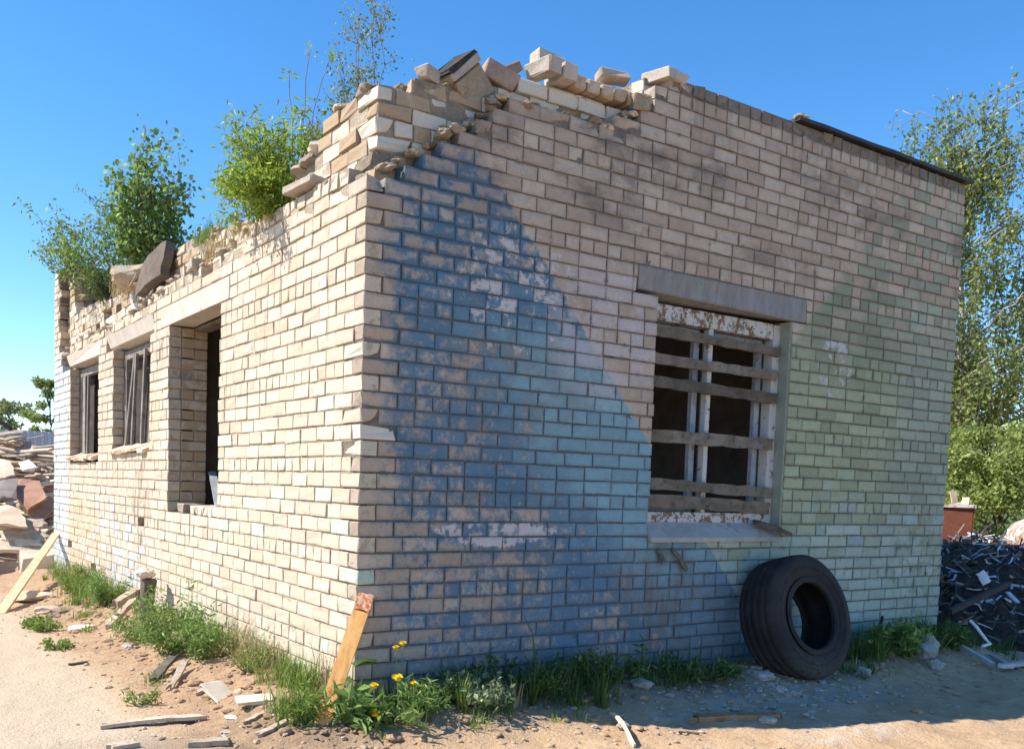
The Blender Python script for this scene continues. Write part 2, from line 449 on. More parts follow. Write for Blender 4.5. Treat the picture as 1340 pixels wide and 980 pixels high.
def mat_brick_raw():
    N = NT('brick_raw'); tone = N.attr('tone'); n9 = N.noise(9, 4, .65); n60 = N.noise(70, 3, .6); n3 = N.noise(4, 4, .6)
    c = N.mix(N.step(tone, .05, .9), (.46, .37, .275), (.62, .545, .45))
    c = N.mix(N.mul(N.step(N.add(n9, N.lin(tone, -.4, .2)), .45, .62), .75), c, (.38, .265, .16))
    c = N.mix(N.mul(N.step(n3, .52, .7), .4), c, (.30, .25, .19))
    return N.done(N.scale(c, N.lin(n60, .3, .85)), .9, brick_bump(N), spec=.2)

def mat_simple(name, a, b, scale=6, rough=.85, bs=.4, bd=.01, metal=0.0, c3=None, t3=(.6, .7), stretch=None, spec=.3, coord='obj', fine=60):
    N = NT(name); v = N.obj() if coord == 'obj' else N.pos()
    n = N.noise(scale, 5, .62, vec=v, stretch=stretch); f = N.noise(fine, 4, .6, vec=v, stretch=stretch)
    c = N.mix(N.step(N.add(N.mul(n, .7), N.mul(f, .3)), .32, .68), a, b)
    c = N.mix(N.mul(N.lin(N.attr('tone'), 1, -.5), .5, ), c, b) if False else N.scale(c, N.lin(N.attr('tone'), .4, .8))
    if c3: c = N.mix(N.step(N.noise(scale*1.7, 5, .7, vec=v, w=5., stretch=stretch), *t3), c, c3)
    return N.done(c, rough, N.bump(N.add(n, f), bs, bd), metal, spec)

def mat_wood(name, a, b, dark, gs=1.0, bs=.5, rough=.85):
    """grain along the local board direction is approximated by strongly stretched noise in world space per axis"""
    N = NT(name); v = N.obj()
    n = N.noise(5*gs, 5, .65, vec=v, dist=.6); f = N.noise(60*gs, 4, .7, vec=v); g = N.noise(16*gs, 6, .75, vec=v, w=3.)
    c = N.mix(N.step(n, .3, .7), a, b)
    c = N.mix(N.mul(N.step(g, .50, .68), .65), c, dark)
    c = N.scale(c, N.mul(N.lin(N.attr('tone'), .55, .72), N.lin(f, .3, .85)))
    return N.done(c, rough, N.bump(N.add(f, g), bs, .006), spec=.2)

def mat_leaf(name, a, b, trans=.35, rough=.55):
    N = NT(name); t = N.attr('tone')
    c = N.mix(t, a, b); c = N.mix(N.step(t, .93, .97), c, tuple(min(1, q*1.5+.03) for q in b))
    return N.done(c, rough, None, spec=.3, trans=trans)

def mat_ground():
    N = NT('sandy_ground'); x, y, z = N.xyz(N.pos())
    n1 = N.noise(.45, 5, .6); n2 = N.noise(2.2, 5, .65); n8 = N.noise(9, 5, .7); n40 = N.noise(45, 4, .7); n150 = N.noise(170, 3, .6)
    c = N.mix(N.step(n2, .3, .7), (.45, .30, .175), (.57, .395, .245))
    c = N.mix(N.mul(N.step(n8, .5, .7), .55), c, (.28, .185, .115))
    # hard, dusty yard surface to the left
    hard = N.mul(N.step(N.add(x, N.lin(n2, .7, -.35)), -.85, -1.35), N.step(y, -1.6, -.6))
    c = N.mix(N.mul(hard, .75), c, N.mix(n8, (.50, .405, .30), (.60, .50, .385)))
    soil = N.mul(N.step(N.add(x, N.lin(n2, .6, -.3)), -1.15, -.7), N.step(x, .2, .0), N.step(y, -.9, -.2))
    c = N.mix(N.mul(soil, N.step(n8, .2, .6), .7), c, (.315, .20, .125))
    # lime / mortar dust by the tyre
    du = N.mul(N.spot(x, y, 3.2, -.75, 1.3, .45, .8), N.step(N.add(n8, N.lin(n40, .5, -.25)), .42, .60))
    c = N.mix(N.mul(du, .75), c, (.47, .43, .385))
    du2 = N.mul(N.spot(x, y, 2.75, -1.55, .5, .22, .8), N.step(n8, .42, .6))
    c = N.mix(N.mul(du2, .6), c, (.62, .56, .48))
    # dark humus close to the walls
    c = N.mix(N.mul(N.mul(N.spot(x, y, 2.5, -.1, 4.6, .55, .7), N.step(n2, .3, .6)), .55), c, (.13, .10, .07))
    c = N.mix(N.mul(N.step(n40, .58, .72), .5), c, (.23, .165, .11))
    c = N.mix(N.mul(N.step(N.noise(95, 2, .5, w=6.), .66, .72), .6), c, (.60, .52, .43))
    c = N.scale(c, N.lin(n150, .5, .75))
    far = N.step(N.add(N.ma('ABSOLUTE', x), N.ma('ABSOLUTE', y)), 35, 60)
    c = N.mix(far, c, (.09, .12, .04))
    b = N.bump(N.add(N.mul(n8, 1.0), N.mul(n40, .5), N.mul(n150, .18)), .9, .03)
    return N.done(c, .95, b, spec=.15)

def mat_white_peel(nm, lo, hi):
    N = NT(nm); n = N.noise(14, 5, .7); f = N.noise(60, 4, .7)
    m_ = N.step(N.add(N.mul(n, .7), N.mul(f, .3)), lo, hi)
    c = N.mix(m_, (.50, .49, .47), N.mix(f, (.12, .075, .045), (.22, .135, .08)))
    return N.done(c, .7, N.bump(N.lin(m_, -1, 1), .5, .004), spec=.3)

def mat_tyre():
    N = NT('tyre_rubber'); v = N.obj(); n = N.noise(4, 5, .65, vec=v); f = N.noise(40, 4, .65, vec=v)
    c = N.mix(N.step(n, .35, .72), (.016, .0155, .016), (.040, .036, .034))
    c = N.mix(N.mul(N.step(N.noise(7, 5, .7, vec=v, w=4.), .58, .72), .55), c, (.085, .07, .058))
    c = N.mix(N.step(f, .73, .80), c, (.13, .12, .115))
    zz = N.xyz(N.pos())[2]
    c = N.mix(N.mul(N.step(N.add(zz, N.lin(n, .5, -.25)), .25, -.1), N.step(f, .3, .6), .6), c, (.16, .125, .09))
    return N.done(c, N.lin(n, .3, .6), N.bump(f, .4, .005), spec=.22)

def mat_rust(name, a, b, paint=None):
    N = NT(name); v = N.obj(); n = N.noise(5, 5, .7, vec=v); f = N.noise(30, 5, .7, vec=v)
    c = N.mix(N.step(N.add(N.mul(n, .6), N.mul(f, .4)), .38, .62), a, b)
    if paint: c = N.mix(N.step(N.noise(9, 5, .75, vec=v, w=3.), .46, .5), c, paint)
    return N.done(c, .75, N.bump(f, .3, .005), spec=.3)

def mat_mortar_front():
    N = NT('mortar_front'); x, y, z = N.xyz(N.pos()); n9 = N.noise(9, 4, .65); n45 = N.noise(45, 4, .65); n3 = N.noise(3.2, 4, .6)
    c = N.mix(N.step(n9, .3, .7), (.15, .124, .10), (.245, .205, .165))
    c = N.mix(N.mul(N.step(N.noise(7, 4, .7, w=5.), .56, .66), .6), c, (.06, .048, .038))  # dark blotches painted in for the shade of open joints
    bd = N.ma('SUBTRACT', N.lin(z, -.905, 4.01), N.add(x, N.lin(n9, .1, -.05)))
    b = N.mul(N.step(bd, -.01, .02), N.step(N.add(x, N.lin(n9, .3, -.15)), .1, .22), N.step(N.add(z, N.lin(n9, .5, -.25)), 3.6, 3.35), N.step(n45, .30, .55))
    c = N.mix(N.mul(b, .8), c, (.075, .125, .175))
    gd = N.ma('SUBTRACT', x, N.lin(z, .95, 1.50))
    g = N.mul(N.step(gd, -.05, .1), N.step(bd, .0, -.02), N.step(z, 3.6, 2.4), N.step(n45, .30, .55))
    c = N.mix(N.mul(g, .7), c, (.145, .17, .11))
    return N.done(c, .95, N.bump(N.add(n9, N.mul(n45, .8)), .9, .02), spec=.15)
M_mfront = mat_mortar_front()
M_front, M_side, M_raw = mat_brick_front(), mat_brick_side(), mat_brick_raw()
M_mcake = mat_simple('caked_mortar', (.25, .195, .14), (.42, .34, .25), 7, .95, 1, .03, coord='pos', fine=45)
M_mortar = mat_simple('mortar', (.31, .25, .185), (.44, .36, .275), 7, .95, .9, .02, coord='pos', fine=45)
M_conc = mat_simple('concrete', (.33, .30, .27), (.46, .42, .375), 5, .9, .35, .008, coord='pos', c3=(.24, .20, .17), t3=(.58, .72))
M_inner = mat_simple('darkened_interior_plaster', (.08, .07, .062), (.15, .135, .12), 3, .95, .3, .01, coord='pos')  # plaster colour darkened to stand in for unlit rooms
M_glint = mat_simple('grey_lintel_concrete', (.19, .19, .19), (.29, .285, .28), 5, .9, .45, .01, coord='pos', stretch=(2.5, 2.5, .5), c3=(.13, .12, .11), t3=(.58, .72))
M_lint = mat_simple('lintel_concrete', (.46, .40, .335), (.58, .51, .43), 5, .9, .35, .008, coord='pos', c3=(.36, .29, .22), t3=(.58, .74))
M_render = mat_simple('reveal_render', (.20, .22, .17), (.29, .30, .235), 5, .9, .3, .01, coord='pos')
M_peel = mat_white_peel('peeling_white_paint', .56, .61); M_peel2 = mat_white_peel('badly_peeling_paint', .50, .55)
M_sash = mat_simple('faded_blue_sash', (.24, .28, .34), (.38, .42, .47), 9, .7, .3, .004, c3=(.22, .17, .12), t3=(.55, .65), coord='pos')
M_oldwood = mat_wood('weathered_board', (.115, .095, .068), (.205, .175, .14), (.045, .036, .028))
M_greyframe = mat_wood('grey_window_timber', (.15, .13, .115), (.25, .22, .19), (.06, .05, .04))
M_newwood = mat_wood('pale_plank', (.60, .43, .25), (.72, .55, .35), (.42, .28, .15), .8, .25)
M_orange = mat_wood('orange_plank', (.62, .315, .10), (.72, .40, .15), (.48, .21, .06), .8, .25)
M_brownwood = mat_wood('brown_split_wood', (.30, .18, .09), (.46, .29, .15), (.15, .085, .045))
M_blackboard = mat_wood('blackened_board', (.05, .042, .036), (.10, .085, .072), (.022, .018, .015))
M_redpaint = mat_simple('red_splash', (.52, .075, .02), (.66, .24, .07), 22, .6, .3, .004, c3=(.66, .44, .28), t3=(.46, .54))
M_split = mat_wood('split_timber', (.58, .44, .29), (.74, .60, .43), (.36, .24, .14), .8, .4)
M_greywood = mat_wood('grey_debris_wood', (.36, .28, .20), (.52, .43, .33), (.17, .12, .08), 1, .5)
M_heap = mat_wood('timber_waste', (.40, .27, .16), (.56, .41, .26), (.15, .09, .055), 1.5, .9)
M_hard = mat_simple('brown_fibreboard', (.34, .175, .105), (.45, .25, .155), 3, .8, .2, .004, c3=(.24, .14, .095), t3=(.55, .7))
M_hardgrey = mat_simple('grey_fibreboard', (.20, .16, .14), (.30, .245, .215), 3, .8, .3, .004)
M_slabb = mat_simple('beige_slab', (.50, .38, .265), (.62, .49, .36), 4, .9, .35, .008)
M_slabdark = mat_simple('dark_roof_slab', (.12, .09, .07), (.21, .165, .13), 5, .95, .6, .02)
M_felt = mat_simple('roofing_felt', (.030, .028, .027), (.065, .058, .052), 12, .9, .8, .02, coord='pos')
M_flash = mat_simple('dark_roof_edge', (.022, .021, .021), (.045, .041, .038), 9, .6, .2, .004, coord='pos', c3=(.12, .09, .07), t3=(.66, .74))
M_tyre = mat_tyre()
M_stone = mat_simple('stone', (.34, .31, .28), (.50, .46, .41), 8, .9, .6, .02)
M_gravel = mat_simple('gravel', (.32, .23, .15), (.50, .39, .28), 3, .95, .3, .01, coord='pos')
M_chip = mat_simple('lime_rubble', (.29, .25, .21), (.48, .43, .37), 3, .95, .3, .01, coord='pos')
M_tile = mat_simple('pale_tile', (.62, .53, .42), (.76, .68, .56), 6, .8, .2, .004)
M_brk = mat_simple('loose_grey_brick', (.36, .305, .25), (.48, .41, .345), 9, .9, .5, .012)
M_brkdark = mat_simple('mortar_caked_brick', (.36, .28, .19), (.52, .42, .30), 9, .95, .9, .03)
M_redbrick = mat_simple('reddish_brick', (.24, .165, .125), (.34, .25, .195), 9, .9, .6, .015)
M_alu = mat_simple('dull_aluminium', (.42, .45, .50), (.66, .69, .74), 8, .38, .15, .004, metal=.55, spec=.5)
M_white = mat_simple('white_plastic', (.62, .64, .68), (.78, .79, .82), 6, .5, .1, .003)
M_scrap = mat_simple('dark_scrap', (.028, .022, .018), (.085, .066, .05), 9, .8, .9, .04, coord='pos')
M_scrap2 = mat_simple('dark_scrap_strip', (.05, .045, .045), (.15, .13, .12), 9, .6, .3, .01, coord='pos')
M_rustc = mat_rust('rust_red_steel', (.16, .050, .028), (.215, .072, .042))
M_tank = mat_rust('tank_grey_paint', (.30, .15, .08), (.40, .24, .14), (.50, .49, .49))
M_rustp = mat_rust('rust_and_grey_paint', (.33, .15, .07), (.46, .25, .13), (.46, .44, .43))
M_blk = mat_simple('black_steel', (.016, .015, .015), (.04, .036, .033), 10, .6, .2, .004)
M_fence = mat_simple('grey_sheet_metal', (.33, .38, .44), (.42, .47, .53), 2, .5, .05, .003, metal=.2)
M_bark = mat_simple('dark_bark', (.07, .052, .038), (.13, .10, .075), 9, .9, .6, .01)
M_birch = mat_simple('birch_bark', (.34, .32, .29), (.50, .47, .44), 4, .8, .3, .01, c3=(.05, .045, .04), t3=(.58, .64))
M_twig = mat_simple('twig', (.17, .125, .085), (.28, .21, .15), 9, .9, .3, .005)
M_stem = mat_simple('green_stem', (.12, .20, .05), (.20, .28, .09), 9, .7, .2, .004)
L_birch = mat_leaf('birch_leaf', (.15, .20, .045), (.34, .38, .12), .45)
L_dark = mat_leaf('dark_leaf', (.035, .065, .018), (.085, .125, .03), .3)
L_shrub = mat_leaf('shrub_leaf', (.19, .245, .05), (.38, .44, .14), .45)
L_roof = mat_leaf('sapling_leaf', (.11, .19, .04), (.26, .36, .09), .45)
L_willow = mat_leaf('willow_leaf', (.17, .26, .03), (.38, .47, .08), .5)
L_pale = mat_leaf('pale_leaf', (.14, .175, .06), (.27, .30, .12), .4)
L_weed = mat_leaf('weed_leaf', (.115, .20, .045), (.27, .37, .10), .4)
L_silver = mat_leaf('silvery_leaf', (.12, .17, .075), (.26, .32, .18), .3)
L_grass = mat_leaf('grass_blade', (.12, .20, .03), (.27, .35, .08), .4)
L_gdark = mat_leaf('dark_grass', (.055, .10, .02), (.12, .19, .045), .35)
L_dry = mat_leaf('dry_grass', (.36, .26, .12), (.54, .43, .24), .3)
M_yel = mat_leaf('dandelion_yellow', (.78, .56, .01), (.85, .66, .02), .2, .6)

# ------------------------------------------------------------------ ground
def gh(x, y):
    dx = max(-x, 0, x-6.5); dy = max(-y, 0, y-10.05)
    d = math.hypot(dx, dy)
    h = -.15*sm(d, .05, .75)
    if x < 6.5 and (x < 0 or y < 0): h = -.137*sm(d, .15, .92)+.03*sm(x, 4.5, 6.5)
    h -= .08*sm(y, 3.5, 9.5)*(1 if x < 3 else 0)
    h -= .05*sm(d, 2, 8)
    near = 1-sm(d, 6, 25)
    n = .035*mnoise.noise(Vector((x*1.1, y*1.1, 3)))+.018*mnoise.noise(Vector((x*3.3, y*3.3, 7)))+.011*mnoise.noise(Vector((x*8, y*8, 1)))
    rough = 1.0 if x > -.9 else .45
    n += rough*(.016*mnoise.noise(Vector((x*17, y*17, 5))))
    return h+n*near*rough
def axis(lo, hi, d, far):
    a = list(np.arange(lo, hi, d)); s = d
    p, q = [a[0]], [a[-1]]
    while p[-1] > -far: s *= 1.28; p.append(p[-1]-s)
    s = d
    while q[-1] < far: s *= 1.28; q.append(q[-1]+s)
    return p[:0:-1]+a+q[1:]
xs = axis(-2.6, 7.2, .055, 900); ys = axis(-3.0, 10.5, .06, 900)
mb = MB(); mb.addv([(x, y, gh(x, y)) for y in ys for x in xs])
nx = len(xs)
mb.addf([[j*nx+i, j*nx+i+1, (j+1)*nx+i+1, (j+1)*nx+i] for j in range(len(ys)-1) for i in range(nx-1)], 0)
tag(mb.build('ground', mat_ground(), smooth=True), kind='structure')

# ------------------------------------------------------------------ building
Z0 = 3.13; LA, LB = 6.5, 10.05
bld = empty('brick_building', 'ruined pale brick building with crumbling top and faded blue and green painted wall', 'building')
OPA = [(2.47, 4.03, 1.03, 2.83)]                              # front window
OPB = [(2.62, 4.08, 1.03, 2.83), (4.76, 6.34, 1.63, 2.83), (7.12, 8.85, 1.53, 2.83)]
LINA = [(2.245, 4.20)]; LINB = [(2.38, 4.37), (4.64, 6.71), (6.98, 9.13)]
PA0 = [(-.1, 3.235), (.1, 3.235), (.14, 3.33), (.36, 3.44), (.5, 3.54), (.62, 3.64), (.8, 3.75), (.9, 3.85), (1.0, 3.94), (1.94, 3.95), (2.0, 4.05), (2.2, 4.14), (2.32, 4.24), (2.42, 4.44), (7, 4.44)]
PA1 = [(0, 3.85), (.3, 3.9), (.6, 3.95), (.9, 4.02), (1.2, 4.06), (1.5, 4.14), (2.2, 4.14), (2.4, 4.44), (7, 4.44)]
PB0 = [(-.1, 3.235), (.4, 3.33), (1.3, 3.34), (2, 3.34), (3, 3.25), (3.7, 3.31), (4.7, 3.22), (6.3, 3.14), (8.4, 3.24), (8.8, 3.14), (9.1, 3.04), (9.4, 3.14), (9.62, 3.35), (9.72, 4.4), (11, 4.4)]
PB1 = [(0, 3.85), (.85, 3.9), (1.0, 3.74), (1.25, 3.64), (1.9, 3.54), (2.2, 3.44), (2.8, 3.55), (4.4, 3.64), (5.7, 3.54), (8, 3.64), (9.0, 3.7), (9.4, 4.2), (9.6, 4.42), (11, 4.42)]
mapA = lambda u, d, z: (u, d, z)
mapB = lambda u, d, z: (d, u, z)
def cut(iv, ops, zc, lins):
    out = [iv]
    lst = [(a, b) for a, b, lo, hi in ops if lo < zc < hi]
    if 2.83 < zc < 3.03: lst += lins
    for a, b in lst:
        nw = []
        for (p, q) in out:
            if q <= a or p >= b: nw.append((p, q)); continue
            if p < a: nw.append((p, a))
            if q > b: nw.append((b, q))
        out = nw
    return [(p, q) for p, q in out if q-p > .035]
def wall(mb, mp, L, prof, ops, lins, starts, layer=0, kmin=-13, kmax=35, off=0.0, bm=0, hd=0, missing=(), jit=1.0, zmin=-9, depth=.12, core=.12, cmat=1, brick_zmin=-9, heads=()):
    for k in range(kmin, kmax):
        zb = Z0-(k+1)*.1; zc = zb+.05
        if zc < zmin: continue
        head = (k-hd) % 6 == 0 or k in heads
        u = starts[0 if k % 2 == 0 else 1]
        if head: u = starts[2]
        kept = []
        while u < L-.02:
            wd = .25 if not head else .12
            if not head and random.random() < .035: wd = .12
            if not head and random.random() < .03: wd = .19
            u1 = min(u+wd, L)
            for (p, q) in cut((u, u1), ops, zc, lins):
                c = (p+q)/2
                if zc-.02 > interp(c, prof)-.05+.0: continue
                kept.append((p, q))
                if zc < brick_zmin: continue
                if any(abs(c-a) < .13 and abs(zc-b) < .05 for a, b in missing): kept[-1] = (p, q, 1); continue
                top = zc+.11 > interp(c, prof)-.05
                j = jit*(2.2 if top else 1)
                o = max(-.004, random.gauss(0, .0018))*j
                ctr = mp(c+random.gauss(0, .0015), off+depth/2+o, zc+random.gauss(0, .0012)+(U(-.025, .008) if k in heads else 0))
                s3 = np.abs(np.array(mp((q-p)+.0005, depth, .0895))-np.array(mp(0, 0, 0)))
                rt = Matrix.Rotation(max(-.02, min(.02, random.gauss(0, .005)*j)), 3, 'Z') @ Matrix.Rotation(random.gauss(0, .004)*j, 3, 'X' if mp is not mapB else 'Y')
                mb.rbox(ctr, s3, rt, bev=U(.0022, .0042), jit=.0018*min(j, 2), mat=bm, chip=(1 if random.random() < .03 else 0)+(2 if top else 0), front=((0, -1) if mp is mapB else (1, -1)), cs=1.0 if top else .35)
            u += wd+.01
        # mortar backing follows exactly the courses that stand
        run = None; runs = []
        for t in kept:
            p, q = t[0], t[1]
            if len(t) == 3: run = None; continue
            if run and p-run[1] < .03: run[1] = q
            else: run = [p, q]; runs.append(run)
        for p, q in runs:
            a = mp(p+(.012 if p > .3 else 0), off+.0085, zb-.0052); b = mp(q-(.012 if q < L-.02 else 0), off+depth+core, zb+.0948)
            mb.box(np.minimum(a, b), np.maximum(a, b), cmat)
def corner(mb, x0, y0, z, stretchA, bm_, jit=.0018, chip=0, depth=.12):
    s = (.25, depth, .0885) if stretchA else (depth, .25, .0885)
    mb.rbox((x0+s[0]/2, y0+s[1]/2, z), s, Matrix.Rotation(random.gauss(0, .006), 3, 'Z'), bev=.004, jit=jit, mat=bm_, chip=chip, front=(1, -1) if stretchA else (0, -1), cs=.6 if jit < .003 else 1)

mbA = MB(); mbB = MB()
misB = [(5.05, .88), (8.75, .38), (7.4, .18), (8.9, 2.98), (3.1, 3.18), (9.3, 2.98), (9.45, 3.18), (9.4, 2.88)]
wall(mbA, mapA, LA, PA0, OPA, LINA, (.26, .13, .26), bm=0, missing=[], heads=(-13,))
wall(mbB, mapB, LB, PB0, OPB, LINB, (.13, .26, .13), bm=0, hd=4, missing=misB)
for k in range(0, 35):
    zc = Z0-k*.1-.05
    chip = 0
    if k in (8, 9, 13, 14, 15): chip = 4
    # the corner bricks show on both walls; painted-side material on either face is bare there
    corner(mbB if k % 2 else mbA, 0, 0, zc, k % 2 == 0, 2 if k in (14,) else 0, .002, chip or (1 if random.random() < .4 else 0))
    mbA.box((.0112, .0112, zc-.0553), (.262, .262, zc+.0447), 1)
corner(mbA, 0, .004, Z0+.05, False, 0, .003, 2)
# inner wythe exposed by the collapse
wall(mbA, mapA, LA, PA1, OPA, LINA, (.38, .26, .26), layer=1, off=.125, bm=2, hd=1, jit=3.2, core=.16, cmat=3, brick_zmin=2.98)
wall(mbB, mapB, LB, PB1, OPB, LINB, (.26, .38, .26), layer=1, off=.125, bm=2, hd=3, jit=3.2, core=.13, brick_zmin=2.98, missing=[(U(.4, 9), Z0+.05+.1*random.randint(0, 6)) for _ in range(26)])
for k in range(-7, 2):
    zc = Z0-k*.1-.05
    if k in (-3,): # a missing, mortar-caked course
        mbA.rbox((.33, .30, zc-.01), (.42, .34, .11), None, .02, .008, 3, chip=2); continue
    corner(mbA, .118, .122, zc, k % 2 == 0, 2, .004, 3)
    mbA.box((.1385, .1385, zc-.0553), (.36, .36, zc+.0447), 3)
# row of header bricks laid across the broken front, and the pale course below it
for i in range(2, 8):
    mbA.rbox((1.40+.13*i, .155, 4.185+random.gauss(0, .004)), (.118, .25, .09), Matrix.Rotation(random.gauss(0, .04), 3, 'Z'), .012, .003, 2, chip=2, tone=U(.0, .35))
for i in range(4):
    mbA.rbox((1.30+.262*i, .155, 4.07), (.25, .12, .092), Matrix.Rotation(random.gauss(0, .01), 3, 'Z'), .005, .002, 2, tone=U(.6, 1), front=(1, -1))
for i in range(1, 4):
    mbA.rbox((1.52+.26*i, .22, 4.26), (.25, .12, .088), Matrix.Rotation(random.gauss(0, .03), 3, 'Z'), .007, .002, 2, chip=1)
# brick reveals inside the side openings (the cheek that faces the camera)
for (a, b, lo, hi) in OPB:
    for k in range(-2, 30):
        zc = Z0-k*.1-.05
        if not lo < zc < hi: continue
        segs = [(.13, .38)] if k % 2 == 0 else [(.13, .25), (.26, .38)]
        for (p, q) in segs:
            if a < 3 and abs(zc-2.38) < .04 and p < .2 and k % 2: continue
            mbB.rbox(((p+q)/2, b+.059, zc), (q-p, .12, .0885), None, .006, .0018, 2, tone=U(.0, .45), wear=.5)
# mortar lumps and snapped brick ends lying in the exposed ledges
def lump(mb, x, y, z, r): mb.rock((x, y, z), r, (1.3, 1, .6), 1, n=1, rough=.5)
for _ in range(70):
    u = U(.15, 2.3); z = interp(u, PA0)-.05+U(-.01, .03); mbA.rock((u, U(.03, .12), z+.02), U(.015, .05), (1.4, 1, .6), random.choice([3, 3, 2]), n=1, rough=.5)
for _ in range(150):
    u = U(.1, 9.5); z = interp(u, PB0)-.06+U(-.01, .03); mbB.rock((U(.02, .12), u, z+.02), U(.015, .06), (1, 1.5, .6), random.choice([1, 1, 2]), n=1, rough=.5)
for _ in range(90):
    u = U(.15, 9.5); z = interp(u, PB1)-.05; mbB.rock((U(.15, .36), u, z+.01), U(.03, .09), (1, 1.5, .6), random.choice([1, 1, 2]), n=1, rough=.5)
for _ in range(40):
    u = U(.15, 2.3); z = interp(u, PA1)-.05; mbA.rock((u, U(.16, .36), z+.01), U(.03, .08), (1.4, 1, .6), random.choice([3, 3, 2]), n=1, rough=.5)
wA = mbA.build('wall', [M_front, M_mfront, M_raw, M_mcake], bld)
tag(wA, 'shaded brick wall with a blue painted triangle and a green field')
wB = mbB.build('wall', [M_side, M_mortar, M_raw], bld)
tag(wB, 'sunlit cream brick wall with three openings')
# far and right walls
mb = MB(); mb.box((.42, 9.68, -.5), (6.1, LB, 3.6), 0); mb.box((.42, 9.70, 3.6), (2.2, 10.0, 4.36), 0)
wall(mb, lambda u, d, z: (u, 9.60+d, z), 2.2, [(0, 4.42), (1.2, 4.42), (1.5, 4.2), (2.5, 3.9)], [], [], (.0, .13, 0), off=0, bm=1, kmin=-13, kmax=-4, cmat=0)  # parapet bricks use the dark slab colour to paint in their shade
tag(mb.build('wall', [M_mortar, M_slabdark], bld), 'shade-darkened parapet remnant at the far corner')
N = NT('plain_brickwork'); bt = N.n('ShaderNodeTexBrick'); mp_ = N.n('ShaderNodeMapping'); N.put(mp_.inputs[0], N.pos()); mp_.inputs['Rotation'].default_value = (R(90), 0, R(90))
N.put(bt.inputs['Vector'], mp_.outputs[0]); bt.inputs['Scale'].default_value = 1; bt.inputs['Brick Width'].default_value = .26; bt.inputs['Row Height'].default_value = .1; bt.inputs['Mortar Size'].default_value = .006
bt.inputs[1].default_value = (.5, .42, .33, 1); bt.inputs[2].default_value = (.42, .36, .28, 1); bt.inputs[3].default_value = (.2, .16, .13, 1)
M_plain = N.done(bt.outputs[0], .9, N.bump(N.ma('SUBTRACT', 1.0, bt.outputs[1]), .6, .01))
mb = MB(); mb.box((6.12, .126, -.5), (6.497, 10.05, 4.33)); mb.build('wall', M_plain, bld)
mb = MB(); V = [(.43, -.4), (1.9, -.4), (1.9, 2.0), (2.75, 2.0), (2.75, -.4), (6.1, -.4), (6.1, 3.3), (.43, 3.3)]
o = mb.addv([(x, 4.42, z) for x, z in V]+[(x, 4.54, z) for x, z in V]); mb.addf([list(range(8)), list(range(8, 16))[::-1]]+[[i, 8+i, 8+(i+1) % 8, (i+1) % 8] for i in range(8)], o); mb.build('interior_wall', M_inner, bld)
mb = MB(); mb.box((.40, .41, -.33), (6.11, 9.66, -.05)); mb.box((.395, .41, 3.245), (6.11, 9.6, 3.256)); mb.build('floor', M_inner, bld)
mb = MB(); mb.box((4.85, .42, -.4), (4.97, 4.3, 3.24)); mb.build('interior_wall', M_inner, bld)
mb = MB(); mb.box((.26, .30, 3.26), (6.11, 9.65, 3.40)); mb.build('roof', M_felt, bld)
# lintels
def lintel(a, b, mp):
    mb = MB(); c = mp((a+b)/2, .125-.004, 2.93); s = tuple(abs(t) for t in mp(b-a-.012, .25, .192))
    mb.rbox(c, s, None, .008, .003, 0, tone=.5, chip=2)
    mb.build('lintel', M_lint if mp is mapB else M_glint, bld)
    mb = MB(); lo = mp(a+.16, .25, 2.80); hi = mp(b-.16, .385, 2.835); mb.box(np.minimum(lo, hi), np.maximum(lo, hi)); mb.build('lintel_board', M_oldwood, bld)
for a, b in LINA: lintel(a, b, mapA)
for a, b in LINB: lintel(a, b, mapB)
# coping: dark edge strip on the right half of the front wall
mb = MB()
mb.board((3.92, .15, 4.448), (6.56, .15, 4.452), .38, .030, (0, 0, 1), 0, 16, .006, .03, .006, .5)
mb.build('roof_edge', M_flash, bld)
# thinning: a few gaps in the top header row are covered by dark pockets
# ---- front window
win = MB(); F = .11
def bar(mb, x0, x1, y0, y1, z0, z1, mat=0): mb.rbox(((x0+x1)/2, (y0+y1)/2, (z0+z1)/2), (x1-x0, y1-y0, z1-z0), None, .004, .0012, mat, tone=.5)
bar(win, 2.475, 2.56, F, F+.09, 1.13, 2.80); bar(win, 3.93, 4.02, F, F+.09, 1.13, 2.80)
bar(win, 2.56, 3.93, F, F+.09, 2.68, 2.805, 1); bar(win, 2.56, 3.93, F, F+.09, 1.13, 1.215, 1)
wo = win.build('window', [M_peel, M_peel2], bld); tag(wo, 'boarded window with peeling white frame')
mb = MB(); bar(mb, 3.165, 3.215, F+.012, F+.07, 1.215, 2.68); mb.build('mullion', M_peel, wo)
mb = MB()
for (a, b) in ((2.575, 3.15), (3.23, 3.915)):
    bar(mb, a, a+.05, F+.095, F+.14, 1.22, 2.68); bar(mb, b-.06, b, F+.095, F+.14, 1.22, 2.68)
    bar(mb, a+.05, b-.06, F+.097, F+.138, 2.62, 2.68); bar(mb, a+.05, b-.06, F+.097, F+.138, 1.22, 1.28)
mb.build('sash', M_sash, wo)
BD = [(2.50, 2.595, 3.99, 2.575, .075), (2.495, 2.385, 3.975, 2.375, .078), (2.49, 2.215, 3.985, 2.185, .086), (2.48, 1.80, 3.97, 1.80, .095), (2.48, 1.435, 3.985, 1.39, .086), (2.475, 1.305, 3.97, 1.26, .10)]
for (x0, z0, x1, z1, wd) in BD:
    mb = MB(); mb.board((x0, F-.022+U(-.004, .004), z0), (x1, F-.022+U(-.004, .004), z1), wd, .026, (0, -1, 0), 0, 14, 0, .02, .006)
    mb.build('board', M_oldwood, wo)
